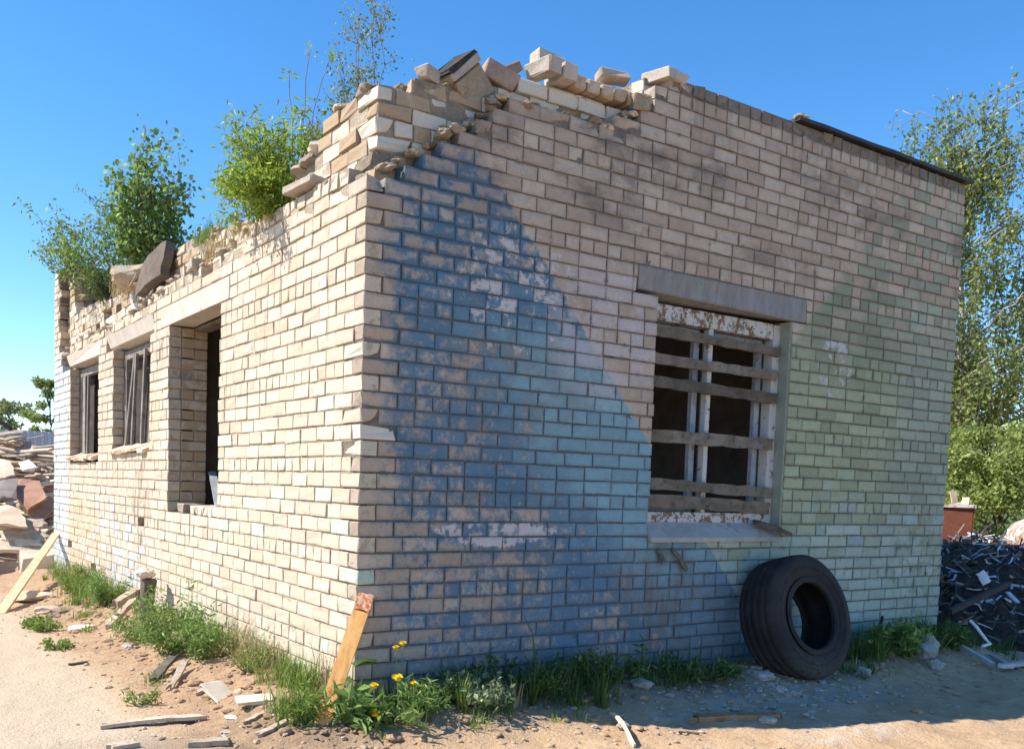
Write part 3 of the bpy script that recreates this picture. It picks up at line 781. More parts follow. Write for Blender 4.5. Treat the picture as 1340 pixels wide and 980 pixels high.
mb = MB(); V = [(2.475, -.035, 1.02), (4.0, -.035, 1.02), (4.0, F, 1.135), (2.475, F, 1.135), (2.475, -.035, .985), (4.0, -.035, .985), (4.0, F, 1.03), (2.475, F, 1.03)]
o = mb.addv(V, .45); mb.addf([[0, 1, 2, 3], [4, 7, 6, 5], [0, 4, 5, 1], [1, 5, 6, 2], [2, 6, 7, 3], [3, 7, 4, 0]], o); mb.build('sill', M_conc, wo)
mb = MB(); mb.board((3.72, .06, 1.15), (4.06, -.10, 1.04), .11, .03, (.2, -.3, 1), 0, 6, .01, .05, .01); mb.build('broken_sill_board', M_oldwood, wo)
# rendered right reveal
mb = MB(); mb.rbox((4.026, .19, 1.93), (.022, .36, 1.79), None, .004, .002); mb.build('reveal', M_render, bld)
# rusty peeled strips hanging under the sill
for (px_, py_, qx, qy) in ((861, 717, 868, 738), (879, 717, 900, 747)):
    a = onp(px_, py_, 1, -.02); b = onp(qx, qy, 1, -.035)
    mb = MB(); mb.board(a, b, .035, .012, (0, -1, 0), 0, 5, .01, .02, .006); mb.build('rusty_strap', M_oldwood, bld)
# ---- side windows: grey timber frames, collapsed battens
def side_window(a, b, lo, hi, x, lean, back):
    mb = MB()
    def rb(y0, y1, z0, z1, d=.07): mb.rbox((x+d/2, (y0+y1)/2, (z0+z1)/2), (d, y1-y0, z1-z0), None, .004, .002)
    rb(a+.01, a+.08, lo, hi-.01); rb(b-.09, b-.01, lo, hi-.01); rb(a+.08, b-.09, hi-.12, hi-.02); rb(a+.08, b-.09, lo, lo+.06)
    o = mb.build('window', M_greyframe, bld)
    for (y0, y1) in back:
        q = MB(); q.board((x+.11, (y0+y1)/2+.02, lo+.02), (x+.12, (y0+y1)/2, hi-.03), y1-y0, .03, (-1, 0, 0), 0, 6, 0, .01, .004, .2); q.build('board', M_blackboard, o)
    for (y0, z0, y1, z1, w_) in lean:
        q = MB(); q.board((x-.03, y0, z0), (x-.02, y1, z1), w_, .03, (-1, 0, 0), 0, 6, .0, .02, .005); q.build('batten', M_greyframe, o)
    return o
w2 = side_window(4.76, 6.34, 1.66, 2.83, .13, [(6.16, 1.68, 5.78, 2.72, .06), (5.86, 1.70, 5.72, 2.74, .05), (5.45, 1.70, 5.35, 2.76, .055), (5.12, 1.72, 5.0, 2.74, .05)], [(5.95, 6.22), (5.62, 5.9)])
tag(w2, 'window with warped grey timber battens')
w1 = side_window(7.12, 8.85, 1.58, 2.83, .13, [(8.38, 1.60, 8.42, 2.70, .16), (8.2, 1.60, 8.18, 2.7, .06)], [(8.4, 8.74), (7.25, 7.6)])
tag(w1, 'window with dark empty timber frame')
def side_sill(a, b, z, parent):
    mb = MB()
    n = 7
    for i in range(n):
        y0 = a+(b-a)*i/n; y1 = a+(b-a)*(i+1)/n
        mb.rbox((.04, (y0+y1)/2, z+U(-.012, .012)), (.20, y1-y0+.004, .05), Matrix.Rotation(R(18+U(-3, 3)), 3, 'Y').transposed(), .008, .004, 0, chip=2)
    mb.build('sill', M_slabb, parent)
side_sill(7.25, 8.88, 1.60, w1); side_sill(4.85, 6.40, 1.67, w2)
# broken brick sill in the big opening
mb = MB()
for y in (2.70, 2.83, 2.96, 3.09, 3.22, 3.35):
    mb.rbox((.13, y, 1.07), (.25, .118, .085), Matrix.Rotation(random.gauss(0, .05), 3, 'Z'), .01, .003, 0, chip=2)
mb.build('sill', M_raw, bld)

# ------------------------------------------------------------------ loose things on the wall top
def single(name, label, cat, mb, mats, loc=(0, 0, 0), group=None, smooth=False):
    """builds mb around loc so that the object's origin is at its base"""
    V = np.concatenate(mb.v); V = V-np.array(loc); mb.v = [V]
    o = mb.build(name, mats, None, smooth); o.location = loc
    return tag(o, label, cat, group)
def lbrick(label, c, size, rot, mat, name='loose_brick', chip=2, group='loose bricks on the broken wall top'):
    mb = MB(); mb.rbox(c, size, rot, .008, .0025, 0, chip=chip)
    return single(name, label, 'brick', mb, mat, (c[0], c[1], c[2]-size[2]/2), group)
RZ = lambda d: Matrix.Rotation(R(d), 3, 'Z'); RX = lambda d: Matrix.Rotation(R(d), 3, 'X'); RY = lambda d: Matrix.Rotation(R(d), 3, 'Y')
t = empty('tilted_brick_block', 'tilted lump of mortared bricks with black felt, highest point of the wall', 'brick block', (.80, .2, 3.88))
mb = MB(); mb.rbox((.03, .0, .10), (.20, .2, .26), RY(45) @ RZ(6), .012, .005, 0, chip=2); o = mb.build('brick_lump', M_brkdark, t)
mb = MB(); mb.rbox((-.062, -.01, .192), (.06, .24, .28), RY(45) @ RZ(6), .012, .004, 0, chip=1); mb.build('brick_lump', M_brk, t)
mb = MB(); mb.rbox((-.094, 0, .224), (.03, .25, .26), RY(45) @ RZ(6), .006, .008, 0, chip=2); mb.build('roofing_felt', M_felt, t)
lbrick('half brick lying flat just left of the tilted lump', (.50, .17, 3.98), (.13, .12, .088), RZ(20), M_brk)
lbrick('reddish broken brick wedged right of the tilted lump', (1.06, .18, 4.10), (.25, .16, .13), RZ(-12) @ RY(18), M_redbrick)
lbrick('dark split brick leaning behind the reddish one', (1.17, .25, 4.20), (.22, .12, .07), RY(-30), M_redbrick)
lbrick('long pale brick on top of two others, bridging them', (1.46, .14, 4.305), (.25, .12, .088), RZ(-4), M_brk)
lbrick('pale brick standing end-on under the left end of the bridging brick', (1.37, .09, 4.21), (.13, .25, .10), RZ(8), M_brk)
lbrick('square-ended brick under the right end of the bridging brick', (1.53, .09, 4.205), (.118, .25, .108), RZ(-3), M_brk)
lbrick('big sunlit brick lying proud at the start of the dark coping', (2.52, .09, 4.43), (.26, .25, .09), RZ(10), M_brk)
lbrick('hollow holed brick jammed below the big sunlit one', (2.22, .06, 4.18), (.14, .18, .11), RZ(-14) @ RX(10), M_brkdark)
lbrick('chipped white brick lying slantwise left of the holed brick', (2.06, .15, 4.36), (.24, .12, .07), RZ(-18) @ RX(-8), M_brk)
lbrick('flat slab-like brick projecting over the sunlit wall edge', (.02, .93, 3.37), (.16, .42, .055), RZ(4) @ RY(6), M_brk, chip=3)
lbrick('pale brick projecting beside a crack above the big opening', (.03, 3.35, 3.27), (.14, .25, .088), RZ(-8), M_brk)
lbrick('single brick end lying at the left corner of the tall side opening', (.12, 3.78, 1.07), (.2, .12, .085), RZ(16), M_brk)
# bent flap of roofing slab over the side wall
mb = MB()
p = [onp(190, 370, 0, .05), onp(232, 332, 0, .0), onp(234, 300, 0, .12), onp(210, 318, 0, .2)]
mb.board((.03, 5.25, 3.42), (.03, 4.25, 3.50), .36, .09, (-.95, -.22, .22), 0, 8, .02, .06, .02)
single('roofing_slab', 'dark slab of roofing hanging over the edge of the sunlit wall', 'slab', mb, M_slabdark, (.04, 4.8, 3.4))
mb = MB(); mb.rock((.2, 5.9, 3.62), .22, (1, 1.6, .7), 0, n=2); single('mortar_lump', 'brown lump of mortar beside the dark roofing slab', 'rubble', mb, M_brkdark, (.2, 5.9, 3.5))
# channel bar leaning inside the big opening
mb = MB(); mb.board((.42, 4.0, 1.42), (.16, 3.0, 1.06), .07, .03, (0, 0, 1), 0, 4, 0, 0, 0)
single('metal_channel', 'grey metal channel lying slantwise in the tall side opening', 'metal bar', mb, M_alu, (.16, 3.0, 1.1))
# corner brick ends of the rust clip at the roof edge
mb = MB(); mb.rock((3.97, -.02, 4.47), .04, (1.6, 1, .6), 0, n=1, rough=.5); single('felt_scrap', 'curled rusty scrap at the left end of the dark roof edge', 'scrap', mb, M_brkdark, (3.97, -.02, 4.44))

# ------------------------------------------------------------------ plants
def plant(name, label, cat, loc, stems, leafC, leafsize, leafmat, stemmat=None, aspect=.5, droop=0.0, up=.3, group=None, crown='foliage', trunk='stem', smooth=True):
    t = empty(name, label, cat, loc, group)
    if stems:
        mb = MB()
        for pts, rad in stems: mb.tube(pts, rad, 5)
        mb.build(trunk, stemmat or M_twig, t, smooth)
    mb = MB(); mb.leaves(leafC, leafsize, aspect, droop, 0, up); mb.build(crown, leafmat, t)
    return t
def curve(p0, p1, bend, n=6, jitter=.02):
    p0 = np.array(p0, float); p1 = np.array(p1, float); L = np.linalg.norm(p1-p0); out = []
    for i in range(n+1):
        f = i/n; p = p0+(p1-p0)*f+np.array(bend)*math.sin(math.pi*f)
        if 0 < i: p = p+rng.normal(0, jitter*L, 3)
        out.append(p)
    return out
def taper(r0, r1, n): return list(np.linspace(r0, r1, n))
def bushy(nst, height, spread, lps, leafspread, base=(0, 0, 0), side=(0, 0, 0), minf=.25, sub=3, hvar=.4, r0=.012, tl=1.0):
    stems = []; C = []
    for i in range(nst):
        a = U(0, 6.283); r = spread*math.sqrt(U(0, 1)); h = height*U(1-hvar, 1)*(1-.35*(r/spread)**2)
        tip = np.array(base)+np.array([math.cos(a)*r, math.sin(a)*r, h])+np.array(side)*U(.4, 1)
        b = np.array(base)+np.array([math.cos(a), math.sin(a), 0])*spread*.08
        c = curve(b, tip, np.array([math.cos(a), math.sin(a), 0])*spread*.12, 7, .012)
        stems.append((c, taper(r0, r0*.2, len(c))))
        tw = [c]
        for s_ in range(sub):
            k = random.randint(2, 6); q = c[k]; d = rng.normal(0, 1, 3); d[2] = abs(d[2])*.8+.3; d /= np.linalg.norm(d)
            c2 = curve(q, q+d*height*tl*U(.12, .3), (0, 0, 0), 4, .02); stems.append((c2, taper(r0*.45, r0*.12, len(c2)))); tw.append(c2)
        for c_ in tw:
            P = np.array(c_); n = max(2, int(lps*(1 if c_ is c else .5)))
            f = rng.uniform(minf if c_ is c else .2, 1, n)*(len(P)-1); i0 = np.minimum(f.astype(int), len(P)-2); w_ = (f-i0)[:, None]
            C.append(P[i0]*(1-w_)+P[i0+1]*w_+rng.normal(0, leafspread, (n, 3)))
    return stems, np.concatenate(C)
# --- on the roof
s, c = bushy(14, 2.45, .6, 62, .08, sub=8, hvar=.5, r0=.012, tl=.75)
plant('aspen_sapling', 'dense leafy green sapling growing on the roof near the far parapet', 'young tree', (.72, 7.15, 3.5), s, c, .07, L_roof, M_twig, .75, .2)
s, c = bushy(26, 1.95, 1.0, 52, .05, side=(-.55, .1, 0), minf=.35, sub=7, hvar=.5, r0=.010)
plant('thin_shrub', 'thin twiggy bush with sparse small leaves at far roof corner', 'bush', (.55, 7.9, 3.5), s, c, .058, L_roof, M_twig, .5)
s, c = bushy(11, .42, .4, 55, .04, sub=3)
plant('mossy_weed', 'low dark weedy tuft spilling over the wall under the leafy sapling', 'weed', (.25, 7.3, 3.5), s, c, .04, L_dark, M_twig, .5)
s, c = bushy(24, .86, .52, 78, .05, side=(-.1, .06, 0), minf=.2, sub=5, hvar=.4, r0=.007)
T = plant('willow_shrub', 'bright yellow green bush sprouting from the broken wall edge', 'bush', (.28, 1.75, 3.42), s, c, .055, L_willow, M_twig, .32, .1)
mb = MB()
for (dx, dy, h) in ((.0, .15, 1.1), (.06, -.1, 1.2), (.14, -.3, 1.12)):
    cc = curve((0, 0, .2), (dx, dy, h), (0, 0, 0), 5, .01); mb.tube(cc, taper(.006, .003, len(cc)), 5)
    L = np.array(cc[-1])+rng.normal(0, .035, (16, 3)); mb.leaves(L, .04, .5, 0, 1)
mb.build('tall_sprig', [M_twig, L_willow], T)
s, c = bushy(18, .40, .36, 60, .04, side=(-.24, .0, -.34), sub=3, hvar=.6, r0=.005)
plant('willow_shrub', 'lowest yellow green growth spilling over the wall edge under the bright bush', 'bush', (.06, 1.62, 3.46), s, c, .055, L_willow, M_twig, .32)
s, c = bushy(7, .45, .35, 45, .045, side=(-.12, .4, -.05), sub=3, r0=.005)
plant('willow_shrub', 'greyish side bush with thin leaves left of the bright yellow green bush', 'bush', (.32, 2.1, 3.5), s, c, .04, L_pale, M_twig, .32)
s, c = bushy(5, 2.2, .2, 60, .045, minf=.15, sub=10, hvar=.3, r0=.007, tl=.5)
plant('birch_sapling', 'airy sapling with tiny leaves rising behind the broken corner', 'young tree', (.72, 1.45, 3.4), s, c, .028, L_pale, M_twig, .6)
s, c = bushy(5, .8, .3, 40, .05, side=(-.2, .1, 0), minf=.15, sub=7, hvar=.3, r0=.006, tl=.7)
plant('birch_sapling', 'low spreading twigs left of the airy sapling behind the corner', 'young tree', (.5, 1.35, 3.5), s, c, .027, L_pale, M_twig, .6)
def tuft(name, label, loc, n, h, w_, rad, mat, lean=.5, dx=(1, 1), hang=0):
    mb = MB(); P = rng.normal(0, 1, (n, 3))*np.array([rad*dx[0], rad*dx[1], .015])
    mb.blades(P, h, w_, lean); o = mb.build(name, mat); o.location = loc; return tag(o, label, 'grass tuft')
tuft('grass_tuft', 'green grass tuft hanging on the ledge below the bright bush', (.10, 1.62, 3.36), 420, .22, .007, .10, L_grass, .9, (.6, 1.4))
tuft('grass_tuft', 'dry brownish grass tuft on the ledge above the big opening', (.08, 2.95, 3.26), 320, .17, .007, .11, L_dry, .9, (.5, 1.6))
tuft('grass_tuft', 'yellow green moss tuft on the wall head beside the dark roofing slab', (.16, 3.3, 3.5), 380, .16, .007, .12, L_grass, .8, (.6, 1.6))
tuft('grass_tuft', 'straw coloured tuft between the mortar lump and the leafy sapling', (.15, 6.2, 3.48), 300, .2, .008, .14, L_dry, .8, (.6, 2))
tuft('grass_tuft', 'withered roots hanging in front of the ledge left of the bright bush', (.06, 2.35, 3.30), 160, .13, .006, .07, L_dry, 1.2, (.4, 1.2))

# --- right background: birch, dark tree, shrubs
def drooping_birch(loc, H, label):
    t = empty('birch_tree', label, 'tree', loc)
    tr = curve((0, 0, -.2), (-.12, .1, H*.93), (.12, -.1, 0), 10, .006)
    mb = MB(); mb.tube(tr, taper(.11, .012, len(tr)), 8)
    lv = []; tw = MB(); P = np.array(tr)
    for i in range(74):
        f = U(.25, 1.0); k = f*(len(tr)-1); k0 = min(int(k), len(tr)-2); b = P[k0]*(1-(k-k0))+P[k0+1]*(k-k0)
        a = U(0, 6.283); Lr = (1.0-.55*abs(f-.5)/.5)*U(1.3, 2.55)
        tip = b+np.array([math.cos(a)*Lr, math.sin(a)*Lr, U(.25, 1.0)*(1.25-f)*1.2+.45])
        c = curve(b, tip, (0, 0, .15), 6, .02); mb.tube(c, taper(.035*(1.2-f), .008, len(c)), 5)
        C = np.array(c)
        for _ in range(int(8*Lr)+3):
            q = C[random.randint(1, 6)]+rng.normal(0, .12, 3); ln = U(.35, 1.5)*(1.3-.5*f)
            drift = rng.normal(0, .16, 3); drift[2] = 0
            e = q+drift+np.array([0, 0, -ln]); st = curve(q, e, (0, 0, .1), 4, .02)
            tw.tube(st, .004, 3, 0, False)
            n = int(ln*21)+6; ff = rng.random(n)[:, None]; lv.append(q+(e-q)*ff+rng.normal(0, .055, (n, 3)))
    mb.build('trunk', M_birch, t, True)
    tw.build('twigs', M_bark, t)
    m2 = MB(); m2.leaves(np.concatenate(lv), .092, .62, .5, 0, .2); m2.build('crown', L_birch, t)
    return t
def azp(px_, d):
    az = math.atan2(MR[2][1], MR[2][0])-math.atan((px_-CX)/FX); return CP[0]+math.cos(az)*d, CP[1]+math.sin(az)*d
bx, by = azp(1234, 22); drooping_birch((bx, by, -.2), 9.7, 'tall weeping birch behind the right end of the building')
bx, by = azp(1392, 24); drooping_birch((bx, by, -.2), 7.0, 'second birch at the right picture edge, half out of view')
def clump_tree(name, label, loc, H, W, nl, leaf, size, trunk_h=.3, z0=.25, cat='tree', nc=26, bark=None):
    t = empty(name, label, cat, loc)
    mb = MB(); tr = curve((0, 0, -.2), (.1, .05, H*.75), (.05, 0, 0), 6, .01); mb.tube(tr, taper(.05*H**.5*.6, .02, len(tr)), 6)
    lv = []
    for i in range(nc):
        a = U(0, 6.283); f = U(0, 1); zz = H*(z0+(1-z0)*f); r = W*math.sqrt(U(.1, 1))*math.sin(math.pi*(.18+.72*f))**.8
        c = np.array([math.cos(a)*r, math.sin(a)*r, min(zz, H*.95)])
        k = min(6, max(1, int(6*min(1, zz*.8/(H*.75)))))
        q = curve(tr[k], c, (0, 0, .1), 4, .02); mb.tube(q, taper(.025, .008, 5), 4)
        n = int(nl/nc); rr = U(.16, .34)*W
        d = rng.normal(0, 1, (n, 3)); d /= np.linalg.norm(d, axis=1)[:, None]; d *= (rr*rng.random((n, 1))**.45)
        d[:, 2] *= .75; lv.append(c+d)
    mb.build('trunk', bark or M_bark, t, True)
    m2 = MB(); m2.leaves(np.concatenate(lv), size, .6, .1, 0, .5); m2.build('crown', leaf, t)
    return t
bx, by = azp(1256, 26); clump_tree('leafy_tree', 'dark leafy tree low between the building edge and the weeping birch', (bx, by, -.2), 5.2, .95, 5000, L_dark, .11)
bx, by = azp(1305, 17.5); clump_tree('green_shrub', 'big bright green shrub behind the scrap heap', (bx, by, -.2), 2.75, 1.35, 16000, L_shrub, .08, z0=.0, cat='bush', nc=44)
bx, by = azp(1258, 19.0); clump_tree('green_shrub', 'bright green shrub beside the building edge, left of the big one', (bx, by, -.2), 2.9, .8, 5000, L_shrub, .085, z0=.15, cat='bush', nc=26)
bx, by = azp(1385, 19.5); clump_tree('green_shrub', 'bright green shrub at the right picture edge', (bx, by, -.2), 2.6, 1.3, 6000, L_shrub, .085, z0=.15, cat='bush', nc=30)
# --- far left
bx, by = azp(18, 52); clump_tree('round_tree', 'small round tree far off beyond the grey fence', (bx, by, -.3), 5.2, 1.7, 3500, L_pale, .2, nc=22)
bx, by = azp(60, 46); clump_tree('poplar_tree', 'slim bright tree beyond the fence beside the building edge', (bx, by, -.3), 6.0, 1.0, 3500, L_shrub, .17, nc=26)
bx, by = azp(-60, 55); clump_tree('round_tree', 'broad tree beyond the fence outside the left edge', (bx, by, -.3), 6, 2.4, 3000, L_pale, .2, nc=22)

# ------------------------------------------------------------------ grey fence far left
fa = np.array(azp(-260, 30)); fb = np.array(azp(140, 31.5))
fe = empty('metal_fence', 'grey corrugated metal fence behind the timber heap', 'fence', (fa[0], fa[1], 0))
mb = MB(); n = 160; d = (fb-fa)/np.linalg.norm(fb-fa); nn = np.array([-d[1], d[0]]); V = []
Lf = np.linalg.norm(fb-fa)
for i in range(n+1):
    s_ = Lf*i/n; off_ = .025*(1 if (i//2) % 2 else -1)
    for zz in (-.4, 2.62):
        for th in (0, .01): q = d*s_+nn*(off_+th); V.append((q[0], q[1], zz))
o = mb.addv(V, .6); mb.addf([[4*i, 4*i+4, 4*i+6, 4*i+2] for i in range(n)]+[[4*i+1, 4*i+3, 4*i+7, 4*i+5] for i in range(n)]+[[4*i+2, 4*i+6, 4*i+7, 4*i+3] for i in range(n)], o)
mb.build('corrugated_sheet', M_fence, fe)
for i in range(5):
    q = d*(Lf*(i+.5)/5)+nn*.1; mb = MB(); mb.box((q[0]-.04, q[1]-.04, -.4), (q[0]+.04, q[1]+.04, 2.55)); mb.build('post', M_blk, fe)
mb = MB(); cc = [atd(-20, 546, 25), atd(0, 550, 25), atd(12, 560, 25), atd(20, 572, 25), atd(25, 600, 25), atd(26, 640, 25)]
mb.tube(cc, .05, 8); single('bent_pipe', 'dark bent pipe arching above the timber heap', 'pipe', mb, M_blk, tuple(cc[-1]), smooth=True)

# ------------------------------------------------------------------ timber heap, far left
hx, hy = -.1, 16.8
def heap_h(x, y):
    r = math.hypot((x-hx)/3.2, (y-hy)/4.2); return 2.35*max(0, 1-r**1.7)
mb = MB(); nxx = 40; V = []
for j in range(nxx+1):
    for i in range(nxx+1):
        x = hx+3.3*(2*i/nxx-1); y = hy+4.3*(2*j/nxx-1)
        V.append((x, y, -.3+heap_h(x, y)*.92+.16*mnoise.noise(Vector((x*2, y*2, 0)))*(1 if heap_h(x, y) > .1 else 0)))
o = mb.addv(V, .5); mb.addf([[j*(nxx+1)+i, j*(nxx+1)+i+1, (j+1)*(nxx+1)+i+1, (j+1)*(nxx+1)+i] for j in range(nxx) for i in range(nxx)], o)
tag(mb.build('debris_heap', M_heap), 'mound of splintered timber waste beyond the left end of the building', 'heap', kind='stuff')
G1 = 'splintered planks on the timber heap'
def on_heap(px_, Y): # a point above the heap along the pixel column px_, at distance Y
    x, y = azp(px_, Y); return x, y, -.3+heap_h(x, y)
for i in range(120):
    x, y, z = on_heap(U(-90, 82), U(17.6, 23)); z += U(.0, .22)
    a = U(-.9, .9)+(1.57 if random.random() < .25 else 0); L = U(.5, 1.7); s_ = U(-.25, .3)
    dx_, dy_ = math.cos(a)*L/2, math.sin(a)*L/2
    mb = MB(); mb.board((x-dx_, y-dy_, z-s_*L/2), (x+dx_, y+dy_, z+s_*L/2), U(.07, .16), U(.02, .05), (U(-.5, .3), U(-.7, .1), 1), 0, 5, U(-.03, .03), .1, .01)
    single('splintered_plank', 'splintered pale plank lying jumbled in the timber heap', 'plank', mb, random.choice([M_split, M_split, M_newwood, M_greywood, M_greywood, M_hard]), (x, y, z), G1)
def sheet(label, pts, mat, th=.03, name='fibreboard_sheet', group=None):
    pts = [np.array(p, float) for p in pts]; c = sum(pts)/len(pts)
    nrm = np.cross(pts[1]-pts[0], pts[2]-pts[0]); nrm /= np.linalg.norm(nrm)
    # straight edges roughened
    P = []
    for i in range(len(pts)):
        a, b = pts[i], pts[(i+1) % len(pts)]
        for k in range(4): P.append(a+(b-a)*k/4+rng.normal(0, .012, 3)*(k > 0))
    n = len(P); mb = MB(); o = mb.addv([p+nrm*th/2 for p in P]+[p-nrm*th/2 for p in P])
    mb.addf([list(range(n)), list(range(n, 2*n))[::-1]]+[[i, n+i, n+(i+1) % n, (i+1) % n] for i in range(n)], o)
    return single(name, label, 'board', mb, mat, tuple(c), group)
A_ = lambda x, y, d: atd(x, y, d*1.27)
sheet('large red brown fibreboard sheet slumped on the timber heap', [A_(22, 628, 13.2), A_(52, 630, 13.4), A_(60, 652, 12.6), A_(36, 668, 12.2), A_(20, 650, 12.5)], M_hard)
sheet('dark grey sheet with a torn edge left of the red brown one', [A_(-14, 632, 12.6), A_(24, 626, 13.0), A_(22, 655, 12.2), A_(6, 650, 12.1), A_(-14, 655, 12)], M_hardgrey)
sheet('narrow brown strip of board folded under the large sheet', [A_(36, 670, 12.3), A_(70, 645, 13.2), A_(72, 668, 12.9), A_(44, 688, 12.1)], M_hard)
sheet('pale tan board sagging at the foot of the sheets', [A_(-15, 655, 12.2), A_(28, 668, 12.0), A_(36, 690, 11.6), A_(-15, 684, 11.5)], M_slabb)
sheet('brown chunky panel high on the heap near the picture edge', [A_(-10, 600, 14.4), A_(14, 604, 14.2), A_(20, 622, 13.6), A_(-10, 628, 13.3)], M_slabb)
sheet('small white panel catching the sun on the heap', [A_(24, 606, 14.0), A_(38, 602, 14.2), A_(48, 612, 13.8), A_(30, 616, 13.7)], M_white)
for i, (yy, lab) in enumerate(((687, 'highest'), (695, 'second highest'), (703, 'middle'), (711, 'second lowest'), (718, 'lowest'))):
    mb = MB(); q_ = U(-5, 5); mb.board(A_(U(-30, -5), yy-q_, 11.85-.09*i), A_(U(58, 76), yy+q_, 12.1-.09*i), U(.2, .38), .06, (U(-.3, .3), -.5, 1), 0, 8, .03, .2, .03)
    single('weathered_plank', lab+' of five broad weathered planks lying flat at the heap foot', 'plank', mb, (M_greywood, M_split)[i % 2], tuple(A_(25, yy, 11.85-.09*i)), 'weathered planks at the heap foot')
# pale slab block at the foot
mb = MB(); q = [A_(20, 742, 11.2)]
mb.rbox(atd(48, 741, 14.6), (.55, .9, .52), RZ(-8) @ RX(4), .02, .006, 0, chip=3)
single('concrete_slab', 'pale beige slab block at the foot of the timber heap against the far corner', 'slab', mb, M_slabb, tuple(atd(48, 764, 14.6)))
mb = MB(); mb.board(atd(-30, 752, 14.0), atd(26, 745, 14.5), .30, .07, (0, -.9, .4), 0, 6, .0, .1, .02)  # dark board put in for the shade of the hollow here
single('hollow_shade_board', 'dark board in place of the shaded hollow left of the pale slab block', 'board', mb, M_hardgrey, tuple(atd(5, 760, 14.2)))
# plank leaning at the far corner
mb = MB(); mb.board((-.035, 9.68, .47), (-1.28, 5.85, -.17), .10, .04, (0, -.3, 1), 0, 8, 0, .02, .004)
single('leaning_plank', 'long pale plank leaning on the far end of the sunlit wall', 'plank', mb, M_newwood, (-1.28, 5.85, -.2))

# ------------------------------------------------------------------ small debris along the sunlit wall
def gp(x, y, dz=0):           # photo point on the real ground surface
    z = -.12
    for _ in range(6):
        p = onp(x, y, 2, z); z = gh(p[0], p[1])
    p = onp(x, y, 2, z); return np.array([p[0], p[1], gh(p[0], p[1])+dz])
def gboard(label, a, b, w_, t_, mat, name='plank', lift=(.0, .0), up=(0, 0, 1), rag=.06, bow=.0, group=None, cat='plank'):
    A = gp(*a, t_/2+lift[0]); B = gp(*b, t_/2+lift[1]); mb = MB(); mb.board(A, B, w_, t_, up, 0, 8, bow, rag, .008)
    return single(name, label, cat, mb, mat, tuple(gp(*a)), group)
gboard('long thin board lying on the sand at the bottom left', (130, 952), (272, 939), .07, .022, M_greywood, bow=.01)
gboard('short pale board at the bottom edge below the long thin board', (240, 976), (306, 972), .08, .03, M_greywood)
gboard('small stub of board at the bottom edge in the corner', (140, 981), (182, 974), .07, .025, M_greywood)
gboard('dark short stick on the sandy yard', (90, 871), (117, 867), .035, .018, M_oldwood, 'stick', cat='stick')
gboard('brown slat sloping out from the weeds by the sunlit wall', (198, 893), (230, 870), .07, .025, M_oldwood, lift=(0, .08), bow=.0)
gboard('grey slat parallel to the brown slat, nearer the corner', (222, 903), (242, 876), .05, .02, M_greywood, lift=(0, .06))
gboard('broken post end sticking out of the weeds by the wall', (150, 800), (196, 786), .09, .07, M_greywood, 'broken_post', lift=(.02, .16), cat='post')
gboard('lower broken rail under the post end by the wall', (138, 826), (176, 800), .06, .05, M_greywood, 'broken_post', lift=(.0, .10), cat='post')
mb = MB(); p = gp(193, 806); mb.rbox((p[0], p[1], p[2]+.17), (.12, .12, .40), RZ(15) @ RX(5), .012, .006, 0, chip=3)
single('wooden_stump', 'dark upright stump of timber against the sunlit wall', 'post', mb, M_oldwood, tuple(p))
mb = MB(); mb.rock((p[0]-.02, p[1], p[2]+.42), .09, (1.2, 1, .6), 0, n=2, rough=.4); single('mortar_lump', 'pale lump of mortar sitting on the dark stump', 'rubble', mb, M_tile, (p[0], p[1], p[2]+.37))
gboard('dry curved stick among the plants under the blue wall', (800, 931), (830, 979), .018, .018, M_split, 'stick', cat='stick', bow=.03)
gboard('split plank with a bright broken end lying along the shadow edge', (893, 946), (1033, 942), .09, .045, M_brownwood, rag=.3, bow=.012)
gboard('small brown twig on the sunny sand before the shadow edge', (885, 959), (915, 961), .02, .015, M_oldwood, 'stick', cat='stick')
gboard('thin grey lath near the white tile shards', (318, 949), (352, 931), .04, .02, M_greywood)
gboard('stained slat just in front of the plants at the corner', (335, 965), (385, 940), .05, .02, M_greywood)
gboard('small sunken slat beside the white tile shards', (255, 905), (290, 897), .045, .02, M_greywood)
def shard(label, x, y, r, mat, sq=(1.5, 1, .35), name='rubble_piece', cat='rubble', dz=.3, n=1, group=None, tilt=None):
    p = gp(x, y); mb = MB(); mb.rock((p[0], p[1], p[2]+r*sq[2]*dz), r, sq, 0, n=n, rough=.45)
    return single(name, label, cat, mb, mat, tuple(p), group)
def tile(label, x, y, w_, h_, rot):
    p = gp(x, y, .03); mb = MB(); mb.rbox(p, (w_, h_, .022), rot, .004, .006, 0, chip=3)
    return single('tile_shard', label, 'tile shard', mb, M_tile, tuple(gp(x, y)))
tile('pale triangular tile shard tilted against the weeds', 286, 914, .17, .20, RZ(25) @ RX(32))
tile('long pale tile shard lying flat near the corner plants', 334, 921, .24, .10, RZ(-10) @ RX(14))
for (x, y, r, mt, lb) in ((62, 801, .13, M_slabb, 'flat pale rubble slab at the left by the heap foot'), (84, 799, .11, M_redbrick, 'reddish brick fragment beside the pale rubble slab'), (105, 823, .09, M_tile, 'white rubble chip on the dirt by the far weeds'),
                          (48, 781, .2, M_slabb, 'broad pale stone at the foot of the leaning plank'), (20, 786, .16, M_greywood, 'grey chunk at the picture edge under the leaning plank'), (72, 806, .07, M_redbrick, 'small dark red fragment in front of the reddish one'),
                          (168, 846, .05, M_stone, 'small round stone at the wall weeds'), (303, 939, .035, M_tile, 'tiny white chip beside the thin lath'), (296, 958, .03, M_stone, 'little grey pebble at the bottom left'),
                          (150, 756, .09, M_tile, 'pale chip under the sunlit wall among far weeds')):
    shard(lb, x, y, r, mt)
